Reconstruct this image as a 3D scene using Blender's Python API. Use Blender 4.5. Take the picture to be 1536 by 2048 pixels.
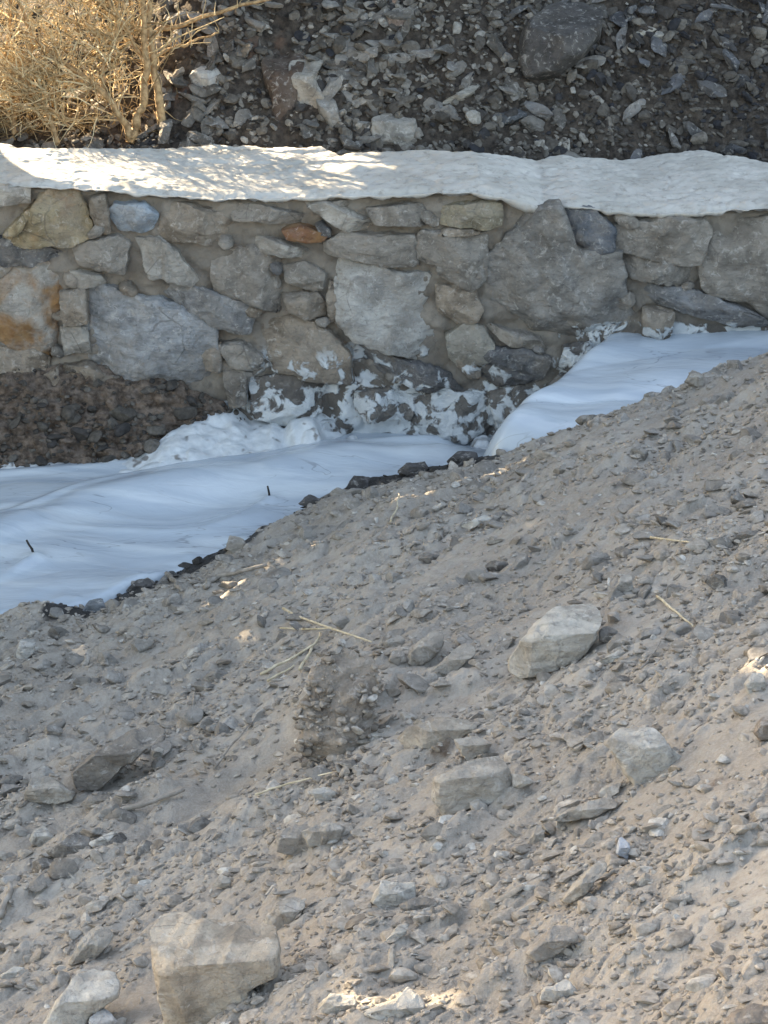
import bpy, math, random
import numpy as np
from mathutils import Vector, Matrix

# ------------------------------------------------------------------ clear
for o in list(bpy.data.objects):
    bpy.data.objects.remove(o)
scene = bpy.context.scene
COL = scene.collection
random.seed(7)
RNG = np.random.default_rng(7)

# ------------------------------------------------------------------ camera
CAM = np.array([0.0, 0.0, 3.9])
PITCH = math.radians(24.0)
F = 5139.0                      # focal length in pixels of a 1536 wide picture
FWD = np.array([0, math.cos(PITCH), -math.sin(PITCH)])
RIGHT = np.array([1.0, 0, 0])
UP = np.array([0, math.sin(PITCH), math.cos(PITCH)])
cam_data = bpy.data.cameras.new("camera")
cam = bpy.data.objects.new("camera", cam_data)
COL.objects.link(cam)
cam.location = CAM
cam.rotation_euler = (math.pi / 2 - PITCH, 0, 0)
cam_data.sensor_fit = 'HORIZONTAL'
cam_data.sensor_width = 36.0
cam_data.lens = F / 1536 * 36.0
cam_data.clip_start = 0.05
cam_data.clip_end = 2000
scene.camera = cam
scene.render.resolution_x = 768
scene.render.resolution_y = 1024

# ------------------------------------------------------------------ sky, sun, exposure
SUN_AZ = math.radians(40)       # from +Y towards -X (behind the wall, to the left)
SUN_EL = math.radians(20)
S = np.array([-math.sin(SUN_AZ) * math.cos(SUN_EL), math.cos(SUN_AZ) * math.cos(SUN_EL), math.sin(SUN_EL)])
world = bpy.data.worlds.new("World")
scene.world = world
world.use_nodes = True
wn = world.node_tree
bg = wn.nodes["Background"]
sky = wn.nodes.new("ShaderNodeTexSky")
sky.sky_type = 'NISHITA'
sky.sun_disc = False
sky.sun_elevation = SUN_EL
sky.sun_rotation = -SUN_AZ
sky.air_density = 1.0
sky.dust_density = 3.0
sky.ozone_density = 0.6
wn.links.new(sky.outputs[0], bg.inputs[0])
bg.inputs[1].default_value = 0.12
sun_data = bpy.data.lights.new("sun", 'SUN')
sun_data.energy = 5.0
sun_data.angle = math.radians(0.5)
sun_data.color = (1.0, 0.89, 0.72)
sun = bpy.data.objects.new("sun", sun_data)
COL.objects.link(sun)
sun.rotation_euler = Vector(-S).to_track_quat('-Z', 'Y').to_euler()
sun.location = (-10, 20, 20)
scene.view_settings.view_transform = 'Standard'
scene.view_settings.look = 'None'
scene.view_settings.gamma = 1.0
scene.view_settings.exposure = 2.85
scene.view_settings.use_white_balance = True
scene.view_settings.white_balance_temperature = 8200
scene.view_settings.white_balance_tint = 10
scene.view_settings.use_curve_mapping = False

# ------------------------------------------------------------------ noise (numpy)
def _hash(ix, iy, iz, seed):
    h = (ix.astype(np.uint32) * np.uint32(374761393) + iy.astype(np.uint32) * np.uint32(668265263)
         + iz.astype(np.uint32) * np.uint32(2147483647 - 1640531) + np.uint32((seed * 974711) & 0xffffffff))
    h = (h ^ (h >> np.uint32(13))) * np.uint32(1274126177)
    h = (h ^ (h >> np.uint32(16))) * np.uint32(2246822519)
    h = h ^ (h >> np.uint32(15))
    return h.astype(np.float64) / 4294967295.0

def vnoise(p, seed=0):
    p = np.asarray(p, float)
    if p.shape[1] == 2:
        i = np.floor(p).astype(np.int64); f = p - i
        f = f * f * f * (f * (f * 6 - 15) + 10)
        z = np.zeros(len(p), np.int64)
        a = _hash(i[:, 0], i[:, 1], z, seed); b = _hash(i[:, 0] + 1, i[:, 1], z, seed)
        c = _hash(i[:, 0], i[:, 1] + 1, z, seed); d = _hash(i[:, 0] + 1, i[:, 1] + 1, z, seed)
        return ((a + (b - a) * f[:, 0]) * (1 - f[:, 1]) + (c + (d - c) * f[:, 0]) * f[:, 1]) * 2 - 1
    i = np.floor(p).astype(np.int64); f = p - i
    f = f * f * f * (f * (f * 6 - 15) + 10)
    r = 0
    for dx in (0, 1):
        wx = f[:, 0] if dx else 1 - f[:, 0]
        for dy in (0, 1):
            wy = f[:, 1] if dy else 1 - f[:, 1]
            for dz in (0, 1):
                wz = f[:, 2] if dz else 1 - f[:, 2]
                r = r + wx * wy * wz * _hash(i[:, 0] + dx, i[:, 1] + dy, i[:, 2] + dz, seed)
    return r * 2 - 1

def fbm(p, octv=4, seed=0, gain=0.5, lac=2.03):
    a, r, n = 1.0, 0, 0
    for k in range(octv):
        r = r + a * vnoise(p, seed + k * 17); n += a
        p = p * lac + 3.7; a *= gain
    return r / n

def ridged(p, octv=4, seed=0, gain=0.5):
    a, r, n = 1.0, 0, 0
    for k in range(octv):
        r = r + a * (1 - 2 * np.abs(vnoise(p, seed + k * 17))); n += a
        p = p * 2.07 + 1.3; a *= gain
    return r / n

def worley(p, seed=0):
    """2D: nearest feature distance, second distance and a random number for the nearest cell"""
    i = np.floor(p).astype(np.int64)
    z = np.zeros(len(p), np.int64)
    f1 = np.full(len(p), 9.0); f2 = np.full(len(p), 9.0); rr = np.zeros(len(p))
    for dx in (-1, 0, 1):
        for dy in (-1, 0, 1):
            cx, cy = i[:, 0] + dx, i[:, 1] + dy
            qx = cx + 0.1 + 0.8 * _hash(cx, cy, z, seed); qy = cy + 0.1 + 0.8 * _hash(cx, cy, z, seed + 1)
            d = np.hypot(p[:, 0] - qx, p[:, 1] - qy)
            better = d < f1
            f2 = np.where(better, f1, np.minimum(f2, d))
            rr = np.where(better, _hash(cx, cy, z, seed + 2), rr)
            f1 = np.where(better, d, f1)
    return f1, f2, rr

def sstep(a, b, x):
    t = np.clip((x - a) / (b - a), 0, 1)
    return t * t * (3 - 2 * t)

# ------------------------------------------------------------------ pixels of the photograph to rays
def ray(px, py):
    return FWD + RIGHT * (px - 768.0) / F + UP * (1024.0 - py) / F

def on_z(px, py, z):
    r = ray(px, py)
    return CAM + r * ((z - CAM[2]) / r[2])

def on_y(px, py, y):
    r = ray(px, py)
    return CAM + r * (y / r[1])

# ------------------------------------------------------------------ mesh helpers
def tag(o, label=None, cat=None, group=None, kind=None):
    if label: o["label"] = label
    if cat: o["category"] = cat
    if group: o["group"] = group
    if kind: o["kind"] = kind
    return o

def mesh_from(name, verts, faces, mat=None, smooth=True, attrs=None):
    """verts (n,3); faces (m,3) or (m,4) int array"""
    me = bpy.data.meshes.new(name)
    verts = np.ascontiguousarray(verts, np.float32); faces = np.ascontiguousarray(faces, np.int32)
    n, k = len(faces), faces.shape[1]
    me.vertices.add(len(verts)); me.vertices.foreach_set("co", verts.ravel())
    me.loops.add(n * k); me.loops.foreach_set("vertex_index", faces.ravel())
    me.polygons.add(n)
    me.polygons.foreach_set("loop_start", np.arange(0, n * k, k, dtype=np.int32))
    me.polygons.foreach_set("loop_total", np.full(n, k, np.int32))
    me.update(calc_edges=True)
    me.polygons.foreach_set("use_smooth", np.full(n, bool(smooth)))
    for an, av in (attrs or {}).items():
        at = me.attributes.new(an, 'FLOAT', 'POINT')
        at.data.foreach_set("value", np.ascontiguousarray(av, np.float32))
    if mat: me.materials.append(mat)
    me.validate()
    return me

def obj(name, me, parent=None, loc=None):
    o = bpy.data.objects.new(name, me)
    COL.objects.link(o)
    if parent: o.parent = parent
    if loc is not None: o.location = loc
    return o

def grid_faces(nr, nc):
    r = np.arange(nr - 1)[:, None]; c = np.arange(nc - 1)[None, :]
    a = (r * nc + c).ravel()
    return np.stack([a, a + 1, a + nc + 1, a + nc], 1)

_ico = {}
def ico(sub):
    if sub in _ico: return _ico[sub]
    t = (1 + 5 ** .5) / 2
    v = [(-1, t, 0), (1, t, 0), (-1, -t, 0), (1, -t, 0), (0, -1, t), (0, 1, t), (0, -1, -t), (0, 1, -t), (t, 0, -1), (t, 0, 1), (-t, 0, -1), (-t, 0, 1)]
    f = [(0, 11, 5), (0, 5, 1), (0, 1, 7), (0, 7, 10), (0, 10, 11), (1, 5, 9), (5, 11, 4), (11, 10, 2), (10, 7, 6), (7, 1, 8),
         (3, 9, 4), (3, 4, 2), (3, 2, 6), (3, 6, 8), (3, 8, 9), (4, 9, 5), (2, 4, 11), (6, 2, 10), (8, 6, 7), (9, 8, 1)]
    v = [np.array(q, float) / np.linalg.norm(q) for q in v]
    for _ in range(sub):
        mid, nf = {}, []
        def m(a, b):
            k = (min(a, b), max(a, b))
            if k not in mid:
                q = v[a] + v[b]; v.append(q / np.linalg.norm(q)); mid[k] = len(v) - 1
            return mid[k]
        for a, b, c in f:
            x, y, z = m(a, b), m(b, c), m(c, a)
            nf += [(a, x, z), (b, y, x), (c, z, y), (x, y, z)]
        f = nf
    _ico[sub] = (np.array(v), np.array(f, np.int32))
    return _ico[sub]

def rot_cols(X, Y, Z):
    return np.stack([X, Y, Z], 1)

def unit(v):
    return np.asarray(v, float) / np.linalg.norm(v)

# a loose angular stone: unit sphere cut by random planes, scaled, roughened
def facet_rock(seed, dims, sub=2, ncut=9, rough=0.05, lo=0.45, hi=0.85):
    r = np.random.default_rng(seed)
    v, f = ico(sub)
    p = v.copy()
    for _ in range(ncut):
        n = unit(r.normal(size=3)); d = r.uniform(lo, hi)
        e = np.maximum(0, p @ n - d)
        p = p - e[:, None] * n
    p = p * np.asarray(dims)
    if rough:
        m = min(dims)
        p = p + v * (fbm(p / m * 1.1 + seed, 3, seed) * rough * m * 2)[:, None]
    return p, f

# polar radius of an outline
def polar_radius(poly, ang):
    poly = np.asarray(poly, float)
    n = len(poly)
    dx, dy = np.cos(ang), np.sin(ang)
    best = np.full(len(ang), 1e9); far = np.zeros(len(ang))
    for k in range(n):
        a = poly[k]; b = poly[(k + 1) % n]; e = b - a
        den = dx * e[1] - dy * e[0]
        den = np.where(np.abs(den) < 1e-12, 1e-12, den)
        t = (a[0] * e[1] - a[1] * e[0]) / den
        s = (a[0] * dy - a[1] * dx) / den
        ok = (t > 0) & (s >= -1e-6) & (s <= 1 + 1e-6)
        far = np.where(ok, np.maximum(far, t), far)
    return np.where(far > 0, far, np.median(far[far > 0]))

def centroid(poly):
    p = np.asarray(poly, float); q = np.roll(p, -1, 0)
    c = p[:, 0] * q[:, 1] - q[:, 0] * p[:, 1]
    return np.array([((p[:, 0] + q[:, 0]) * c).sum(), ((p[:, 1] + q[:, 1]) * c).sum()]) / (3 * c.sum())

def outline_rock(poly, depth, seed, sub=4, power=3.5, rough=0.010, freq=14.0, ncut=5, cuts=(), lay=0.3, wob=0.06):
    """a stone with this outline (metres, local XY, centred), bulging depth along +-Z; cuts = (normal, distance) planes"""
    r = np.random.default_rng(seed)
    v, f = ico(sub)
    ang = np.arctan2(v[:, 1], v[:, 0])
    R = polar_radius(poly, ang)
    R = R * (1 + wob * fbm(np.stack([np.cos(ang) * 2.5, np.sin(ang) * 2.5, np.full(len(ang), seed * 1.7)], 1), 3, seed))
    rho = np.hypot(v[:, 0], v[:, 1]); h = np.abs(v[:, 2])
    k = (rho ** power + h ** power) ** (-1 / power)
    s, t = rho * k, v[:, 2] * k
    p = np.stack([R * s * np.cos(ang), R * s * np.sin(ang), depth * t], 1)
    size = np.median(R)
    for _ in range(ncut):
        a = r.uniform(0, 6.283); tl = r.uniform(0.15, 0.75)
        n = np.array([math.cos(a) * math.sin(tl), math.sin(a) * math.sin(tl), math.cos(tl)])
        d = np.quantile(p @ n, r.uniform(0.86, 0.97))
        p = p - np.maximum(0, p @ n - d)[:, None] * n
    for n, q in cuts:
        n = unit(n); d = np.quantile(p @ n, q)
        p = p - np.maximum(0, p @ n - d)[:, None] * n
    nrm = unit_rows(np.stack([v[:, 0], v[:, 1], v[:, 2] * 1.6], 1))
    # rough surface: chips, strata and grain
    a = r.uniform(0, 3.1416); dirn = np.array([math.cos(a), math.sin(a), 0.4])
    q = p * freq + seed * 3.1
    strat = ridged(np.stack([q @ dirn * 2.2, (q @ np.array([-dirn[1], dirn[0], 0])) * 0.35, q[:, 2] * 0.6], 1), 3, seed + 5)
    chip = np.floor(fbm(q * 0.7, 3, seed + 9) * 4) / 4
    disp = rough * (fbm(q, 4, seed) * 1.1 + lay * 2 * strat + chip * 0.9)
    return p + nrm * disp[:, None], f

def unit_rows(a):
    return a / np.maximum(np.linalg.norm(a, axis=1, keepdims=True), 1e-12)

def tube(path, radii, ns=5):
    """polyline tube, returns verts, tri faces"""
    path = np.asarray(path, float); n = len(path)
    tan = np.gradient(path, axis=0); tan = unit_rows(tan)
    ref = np.array([0.3, 0.5, 0.81]); 
    a = unit_rows(np.cross(tan, ref)); b = np.cross(tan, a)
    th = np.arange(ns) / ns * 2 * math.pi
    ring = (np.cos(th)[None, :, None] * a[:, None, :] + np.sin(th)[None, :, None] * b[:, None, :]) * np.asarray(radii)[:, None, None]
    v = (path[:, None, :] + ring).reshape(-1, 3)
    fs = []
    for i in range(n - 1):
        for j in range(ns):
            p0 = i * ns + j; p1 = i * ns + (j + 1) % ns; p2 = p0 + ns; p3 = p1 + ns
            fs += [(p0, p1, p3), (p0, p3, p2)]
    for j in range(1, ns - 1):
        fs.append((0, j + 1, j)); q = (n - 1) * ns; fs.append((q, q + j, q + j + 1))
    return v, np.array(fs, np.int32)

class Bag:
    """collects meshes into one"""
    def __init__(s): s.v, s.f, s.t, s.n = [], [], [], 0
    def add(s, v, f, tone=0.5):
        s.v.append(v); s.f.append(np.asarray(f) + s.n); s.n += len(v)
        s.t.append(np.full(len(v), tone))
    def mesh(s, name, mat, smooth=False):
        return mesh_from(name, np.concatenate(s.v), np.concatenate(s.f), mat, smooth, {"tone": np.concatenate(s.t)})

# ------------------------------------------------------------------ materials
class NT:
    def __init__(s, name):
        s.m = bpy.data.materials.new(name); s.m.use_nodes = True
        s.t = s.m.node_tree; s.b = s.t.nodes["Principled BSDF"]
        s.pos = s.t.nodes.new("ShaderNodeNewGeometry").outputs["Position"]
    def _in(s, sock, val):
        if val is None: return
        if hasattr(val, "is_output"): s.t.links.new(val, sock)
        else: sock.default_value = val
    def noise(s, scale, detail=4, rough=0.55, vec=None, dist=0.0):
        n = s.t.nodes.new("ShaderNodeTexNoise"); s.t.links.new(vec or s.pos, n.inputs["Vector"])
        n.inputs["Scale"].default_value = scale; n.inputs["Detail"].default_value = detail
        n.inputs["Roughness"].default_value = rough; n.inputs["Distortion"].default_value = dist
        return n.outputs["Fac"]
    def voro(s, scale, vec=None, out="Distance", feature='F1'):
        n = s.t.nodes.new("ShaderNodeTexVoronoi"); n.feature = feature
        s.t.links.new(vec or s.pos, n.inputs["Vector"]); n.inputs["Scale"].default_value = scale
        return n.outputs[out]
    def stretch(s, rot, scale):
        n = s.t.nodes.new("ShaderNodeMapping"); s.t.links.new(s.pos, n.inputs[0])
        n.inputs["Rotation"].default_value = rot; n.inputs["Scale"].default_value = scale
        return n.outputs[0]
    def ramp(s, fac, lo, hi):
        n = s.t.nodes.new("ShaderNodeMapRange"); n.interpolation_type = 'SMOOTHSTEP'
        s._in(n.inputs["Value"], fac); s._in(n.inputs["From Min"], lo); s._in(n.inputs["From Max"], hi)
        return n.outputs[0]
    def mix(s, fac, a, b, blend='MIX'):
        n = s.t.nodes.new("ShaderNodeMix"); n.data_type = 'RGBA'; n.blend_type = blend
        s._in(n.inputs[0], fac); s._in(n.inputs[6], a); s._in(n.inputs[7], b)
        return n.outputs[2]
    def math(s, op, a, b=None, c=None):
        n = s.t.nodes.new("ShaderNodeMath"); n.operation = op
        s._in(n.inputs[0], a); s._in(n.inputs[1], b)
        if c is not None: s._in(n.inputs[2], c)
        return n.outputs[0]
    def attr(s, name):
        n = s.t.nodes.new("ShaderNodeAttribute"); n.attribute_name = name
        return n.outputs["Fac"]
    def objinfo(s):
        return s.t.nodes.new("ShaderNodeObjectInfo").outputs
    def bump(s, h, strength, dist, prev=None):
        n = s.t.nodes.new("ShaderNodeBump"); n.inputs["Strength"].default_value = strength
        n.inputs["Distance"].default_value = dist; s.t.links.new(h, n.inputs["Height"])
        if prev is not None: s.t.links.new(prev, n.inputs["Normal"])
        return n.outputs[0]
    def done(s, color, rough=0.9, normal=None, spec=0.25):
        s._in(s.b.inputs["Base Color"], color); s._in(s.b.inputs["Roughness"], rough)
        s.b.inputs["Specular IOR Level"].default_value = spec
        if normal is not None: s.t.links.new(normal, s.b.inputs["Normal"])
        return s.m

def c4(r, g, b): return (r, g, b, 1)

def make_dirt():
    n = NT("dirt")
    big = n.ramp(n.noise(1.6, 5), 0.35, 0.68)
    col = n.mix(big, c4(0.33, 0.292, 0.252), c4(0.43, 0.39, 0.345))
    mid = n.ramp(n.noise(17, 5, 0.65), 0.36, 0.66)
    col = n.mix(n.math('MULTIPLY', mid, 0.6), col, c4(0.235, 0.203, 0.172))
    fine = n.ramp(n.noise(130, 4, 0.7), 0.33, 0.7)
    col = n.mix(n.math('MULTIPLY', fine, 0.45), col, c4(0.46, 0.43, 0.395))
    speck = n.ramp(n.voro(95), 0.26, 0.12)
    col = n.mix(n.math('MULTIPLY', speck, 0.4), col, c4(0.42, 0.39, 0.36))
    br = n.ramp(n.math('ADD', n.attr("brown"), n.math('MULTIPLY', n.noise(30, 5, 0.7), 1.3)), 0.95, 1.35)
    col = n.mix(n.math('MULTIPLY', br, 0.85), col, c4(0.135, 0.092, 0.066))
    wet = n.attr("wet")
    wetm = n.ramp(n.math('ADD', wet, n.math('MULTIPLY', n.noise(13, 3), 0.5)), 0.62, 0.92)
    col = n.mix(wetm, col, c4(0.050, 0.047, 0.046))
    rough = n.math('SUBTRACT', 0.95, n.math('MULTIPLY', wetm, 0.5))
    nb = n.bump(n.noise(60, 5, 0.7), 0.55, 0.012)
    nb = n.bump(n.noise(240, 3, 0.7), 0.5, 0.004, nb)
    return n.done(col, rough, nb, 0.2)

def make_rock(name="rock", splash=False, dust=0.45):
    n = NT(name)
    oi = n.objinfo()
    base = oi["Color"]; rusty = oi["Alpha"]
    v = n.noise(9, 5, 0.65, dist=0.6)
    col = n.mix(n.ramp(v, 0.3, 0.62), n.mix(1.0, base, c4(0.52, 0.51, 0.50), 'MULTIPLY'), base)
    st = n.noise(16, 5, 0.65, vec=n.stretch((0.3, 0.5, 0.4), (1, 1, 4.5)), dist=0.4)
    col = n.mix(n.math('MULTIPLY', n.ramp(st, 0.48, 0.66), 0.38), col, n.mix(1.0, base, c4(0.36, 0.35, 0.36), 'MULTIPLY'))
    pit = n.ramp(n.noise(48, 5, 0.72, dist=0.5), 0.56, 0.68)
    col = n.mix(n.math('MULTIPLY', pit, 0.6), col, n.mix(1.0, base, c4(0.28, 0.27, 0.27), 'MULTIPLY'))
    pale = n.ramp(n.noise(34, 5, 0.7, dist=0.8), 0.54, 0.66)
    col = n.mix(n.math('MULTIPLY', pale, 0.7), col, n.mix(0.5, base, c4(0.62, 0.60, 0.57)))
    rm = n.ramp(n.math('ADD', rusty, n.math('MULTIPLY', n.noise(7, 4, 0.6, dist=0.7), 0.9)), 0.86, 1.1)
    col = n.mix(rm, col, n.mix(n.noise(30, 3), c4(0.20, 0.085, 0.035), c4(0.40, 0.25, 0.12)))
    ck = n.ramp(n.voro(6.5, vec=n.stretch((0.4, 0.7, 0.2), (1, 1.6, 0.8)), feature='DISTANCE_TO_EDGE'), 0.022, 0.004)
    col = n.mix(n.math('MULTIPLY', n.math('MULTIPLY', ck, n.ramp(n.noise(5, 3), 0.52, 0.64)), 0.45), col, c4(0.07, 0.062, 0.055))
    dm = n.ramp(n.noise(5.5, 6, 0.7), 0.42, 0.62)
    col = n.mix(n.math('MULTIPLY', dm, dust), col, c4(0.34, 0.302, 0.262))
    rough = 0.88
    if splash:
        sp = n.attr("splash")
        col = n.mix(n.math('MULTIPLY', n.ramp(sp, 0.08, 0.3), 0.62), col, c4(0.075, 0.07, 0.068))
        m = n.math('MULTIPLY', n.ramp(n.math('ADD', sp, n.ramp(n.noise(14, 3.5, 0.55, dist=0.45), 0.3, 0.7)), 0.78, 1.04), n.ramp(sp, 0.04, 0.14))
        spot = n.math('MULTIPLY', n.ramp(n.voro(15), 0.20, 0.12), n.ramp(sp, 0.03, 0.18))
        m = n.math('MAXIMUM', m, n.math('MULTIPLY', spot, n.ramp(n.noise(5, 2), 0.46, 0.52)))
        col = n.mix(m, col, c4(0.55, 0.58, 0.60))
        rough = n.math('SUBTRACT', 0.88, n.math('MULTIPLY', m, 0.5))
    nb = n.bump(n.noise(28, 6, 0.7, dist=0.4), 0.8, 0.028)
    nb = n.bump(st, 0.35, 0.012, nb)
    if splash: nb = n.bump(m, 0.7, 0.012, nb)
    nb = n.bump(n.noise(150, 4, 0.7), 0.4, 0.004, nb)
    return n.done(col, rough, nb, 0.25)

def make_mortar(name, a, b, splash=False, stain=0.4, bs=0.6):
    n = NT(name)
    col = n.mix(n.ramp(n.noise(5, 6, 0.6), 0.3, 0.7), a, b)
    col = n.mix(n.math('MULTIPLY', n.ramp(n.noise(26, 5, 0.7), 0.5, 0.72), stain), col, c4(a[0] * 0.5, a[1] * 0.48, a[2] * 0.46))
    rough = 0.92
    if splash:
        sp = n.attr("splash")
        col = n.mix(n.math('MULTIPLY', n.ramp(sp, 0.08, 0.3), 0.62), col, c4(0.075, 0.07, 0.068))
        m = n.math('MULTIPLY', n.ramp(n.math('ADD', sp, n.ramp(n.noise(14, 3.5, 0.55, dist=0.45), 0.3, 0.7)), 0.78, 1.04), n.ramp(sp, 0.04, 0.14))
        col = n.mix(m, col, c4(0.55, 0.58, 0.60))
        rough = n.math('SUBTRACT', 0.9, n.math('MULTIPLY', m, 0.5))
    nb = n.bump(n.noise(24, 6, 0.7), bs, 0.015)
    nb = n.bump(n.noise(110, 4, 0.7), bs * 0.8, 0.005, nb)
    if splash: nb = n.bump(m, 0.7, 0.012, nb)
    return n.done(col, rough, nb, 0.2)

def make_milk():
    n = NT("milky_water")
    st = n.noise(2.2, 4, 0.5, vec=n.stretch((0, 0, 0.35), (0.7, 3.0, 1)), dist=1.2)
    col = n.mix(n.ramp(st, 0.35, 0.7), c4(0.40, 0.465, 0.535), c4(0.54, 0.60, 0.65))
    sw = n.noise(1.5, 3, 0.5, vec=n.stretch((0, 0, 0.30), (0.8, 2.6, 1)), dist=2.2)
    line = n.math('MULTIPLY', n.ramp(n.math('ABSOLUTE', n.math('SUBTRACT', sw, 0.5)), 0.010, 0.0), n.ramp(n.noise(3.1, 2), 0.45, 0.6))
    col = n.mix(n.math('MULTIPLY', line, 0.55), col, c4(0.20, 0.215, 0.235))
    col = n.mix(n.math('MULTIPLY', n.attr("murk"), 0.8), col, c4(0.27, 0.30, 0.33))
    return n.done(col, 0.2, n.bump(n.noise(11, 3, 0.5, vec=n.stretch((0, 0, 0.3), (1, 2.2, 1)), dist=0.8), 0.14, 0.02), 0.5)

def make_foam():
    n = NT("foam")
    col = n.mix(n.ramp(n.noise(30, 4), 0.3, 0.7), c4(0.47, 0.505, 0.53), c4(0.60, 0.63, 0.65))
    col = n.mix(n.ramp(n.noise(17, 2.5, 0.5, dist=0.3), 0.60, 0.72), col, c4(0.20, 0.195, 0.19))
    return n.done(col, 0.35, n.bump(n.noise(13, 2, 0.5, dist=0.9), 0.4, 0.02), 0.4)

def make_toned(name, stops, wetattr=False):
    """colour by per-vertex tone plus noise"""
    n = NT(name)
    r = n.t.nodes.new("ShaderNodeValToRGB")
    n.t.links.new(n.attr("tone"), r.inputs[0])
    el = r.color_ramp.elements
    while len(el) < len(stops): el.new(0.5)
    for e, (p, c) in zip(el, stops): e.position = p; e.color = c
    col = n.mix(n.ramp(n.noise(55, 5, 0.7), 0.35, 0.65), n.mix(1.0, r.outputs[0], c4(0.62, 0.6, 0.58), 'MULTIPLY'), r.outputs[0])
    nb = n.bump(n.noise(90, 5, 0.7), 0.6, 0.008)
    return n.done(col, 0.9, nb, 0.2)

def make_soil(name, a, b, sc=30):
    n = NT(name)
    col = n.mix(n.ramp(n.noise(sc, 6, 0.7), 0.32, 0.68), a, b)
    red = n.attr("clay")
    col = n.mix(n.ramp(n.math('ADD', red, n.math('MULTIPLY', n.noise(16, 5, 0.7), 0.9)), 0.75, 1.1), col, n.mix(n.noise(12, 4), c4(0.10, 0.062, 0.046), c4(0.19, 0.125, 0.095)))
    nb = n.bump(n.noise(sc * 1.6, 6, 0.75), 0.8, 0.02)
    return n.done(col, 0.95, nb, 0.15)

M_DIRT = make_dirt()
M_ROCK = make_rock("rock", dust=0.38)
M_WALLROCK = make_rock("wall_rock", splash=True, dust=0.42)
M_SCREEROCK = make_rock("scree_rock", dust=0.15)
M_WETROCK = make_rock("wet_rock", dust=0.0)
M_MORTAR = make_mortar("mortar", c4(0.165, 0.144, 0.122), c4(0.285, 0.254, 0.219), splash=True)
M_CAP = make_mortar("coping_mortar", c4(0.41, 0.392, 0.362), c4(0.54, 0.52, 0.49), stain=0.6, bs=0.36)
M_MILK = make_milk()
M_FOAM = make_foam()
M_PEBBLE = make_toned("pebble", [(0.0, c4(0.20, 0.175, 0.15)), (0.35, c4(0.335, 0.30, 0.262)), (0.75, c4(0.42, 0.385, 0.345)), (1.0, c4(0.58, 0.555, 0.515))])
M_SHARD = make_toned("shard", [(0.0, c4(0.035, 0.036, 0.042)), (0.35, c4(0.10, 0.09, 0.08)), (0.75, c4(0.20, 0.183, 0.163)), (1.0, c4(0.36, 0.34, 0.31))])
M_SCREESOIL = make_soil("scree_soil", c4(0.035, 0.029, 0.025), c4(0.10, 0.083, 0.07))
M_EARTH = make_soil("dark_earth", c4(0.07, 0.053, 0.043), c4(0.25, 0.195, 0.158), 26)
def plain(name, a, b, sc=40, rough=0.8):
    n = NT(name)
    return n.done(n.mix(n.ramp(n.noise(sc, 4), 0.3, 0.7), a, b), rough, n.bump(n.noise(sc * 3, 3), 0.4, 0.002))
M_STRAW = plain("straw", c4(0.42, 0.35, 0.24), c4(0.62, 0.55, 0.42))
M_STICK = plain("stick", c4(0.20, 0.175, 0.15), c4(0.34, 0.31, 0.275))
M_DARKTWIG = plain("dark_twig", c4(0.02, 0.02, 0.02), c4(0.06, 0.055, 0.05))
M_BARK = plain("shrub_bark", c4(0.20, 0.125, 0.065), c4(0.42, 0.29, 0.16), 50)
M_TWIG = make_toned("shrub_twig", [(0.0, c4(0.09, 0.055, 0.03)), (0.5, c4(0.46, 0.34, 0.19)), (1.0, c4(0.72, 0.61, 0.41))])
M_LEAF = plain("tree_leaf", c4(0.04, 0.07, 0.025), c4(0.08, 0.11, 0.04), 3)
M_TBARK = plain("tree_bark", c4(0.07, 0.055, 0.04), c4(0.14, 0.115, 0.09), 12)

# ================================================================== SETTING
# ---- near bank: edge line (pixel, pixel, height) -> plan
EDGE = [(-700, 1500, -0.02), (-300, 1350, -0.01), (0, 1237, 0.0), (100, 1214, 0.01), (180, 1206, 0.0), (300, 1152, 0.0), (440, 1088, 0.01), (520, 1052, 0.03), (620, 998, 0.06),
        (740, 942, 0.15), (850, 922, 0.21), (950, 905, 0.27), (1010, 888, 0.32), (1100, 862, 0.40), (1200, 818, 0.465), (1300, 788, 0.50), (1380, 748, 0.545),
        (1440, 722, 0.58), (1536, 690, 0.63), (1800, 600, 0.78), (2300, 480, 1.0)]
E3 = np.array([on_z(*e) for e in EDGE])
def edge_y(x): return np.interp(x, E3[:, 0], E3[:, 1])
def edge_z(x): return np.interp(x, E3[:, 0], E3[:, 2])

def ground_base(x, y):
    x = np.asarray(x, float); y = np.asarray(y, float)
    ye, ze = edge_y(x), edge_z(x)
    d = ye - y
    k = 0.20 + 0.02 * np.clip(x, -3, 3)
    up = ze + k * np.maximum(d, 0) + 0.03 * (1 - np.exp(-np.maximum(d, 0) / 0.25)) - 0.028
    dn = ze - 0.028 - 1.0 * np.maximum(-d, 0)
    z = np.where(d > 0, up, np.maximum(dn, -0.6))
    return z

def hit(px, py, fn=None, n=700):
    fn = fn or ground_macro
    r = ray(px, py)
    t = np.linspace(3.4, 12.0, n)
    P = CAM + t[:, None] * r
    dz = P[:, 2] - fn(P[:, 0], P[:, 1])
    i = np.argmax(dz < 0)
    if i == 0: return CAM + 9.5 * r
    a = dz[i - 1] / (dz[i - 1] - dz[i])
    return P[i - 1] + a * (P[i] - P[i - 1])

H_SCARP = hit(612, 1440, ground_base)
H_GULLY = hit(505, 1520, ground_base)
H_GUL2 = hit(130, 1640, ground_base)
H_HUMP = hit(70, 1240, ground_base)
H_PIT = hit(880, 1508, ground_base)
SD = unit([0.77, 0.64]); SN = np.array([-SD[1], SD[0]])      # run of the ripples in plan

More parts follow.
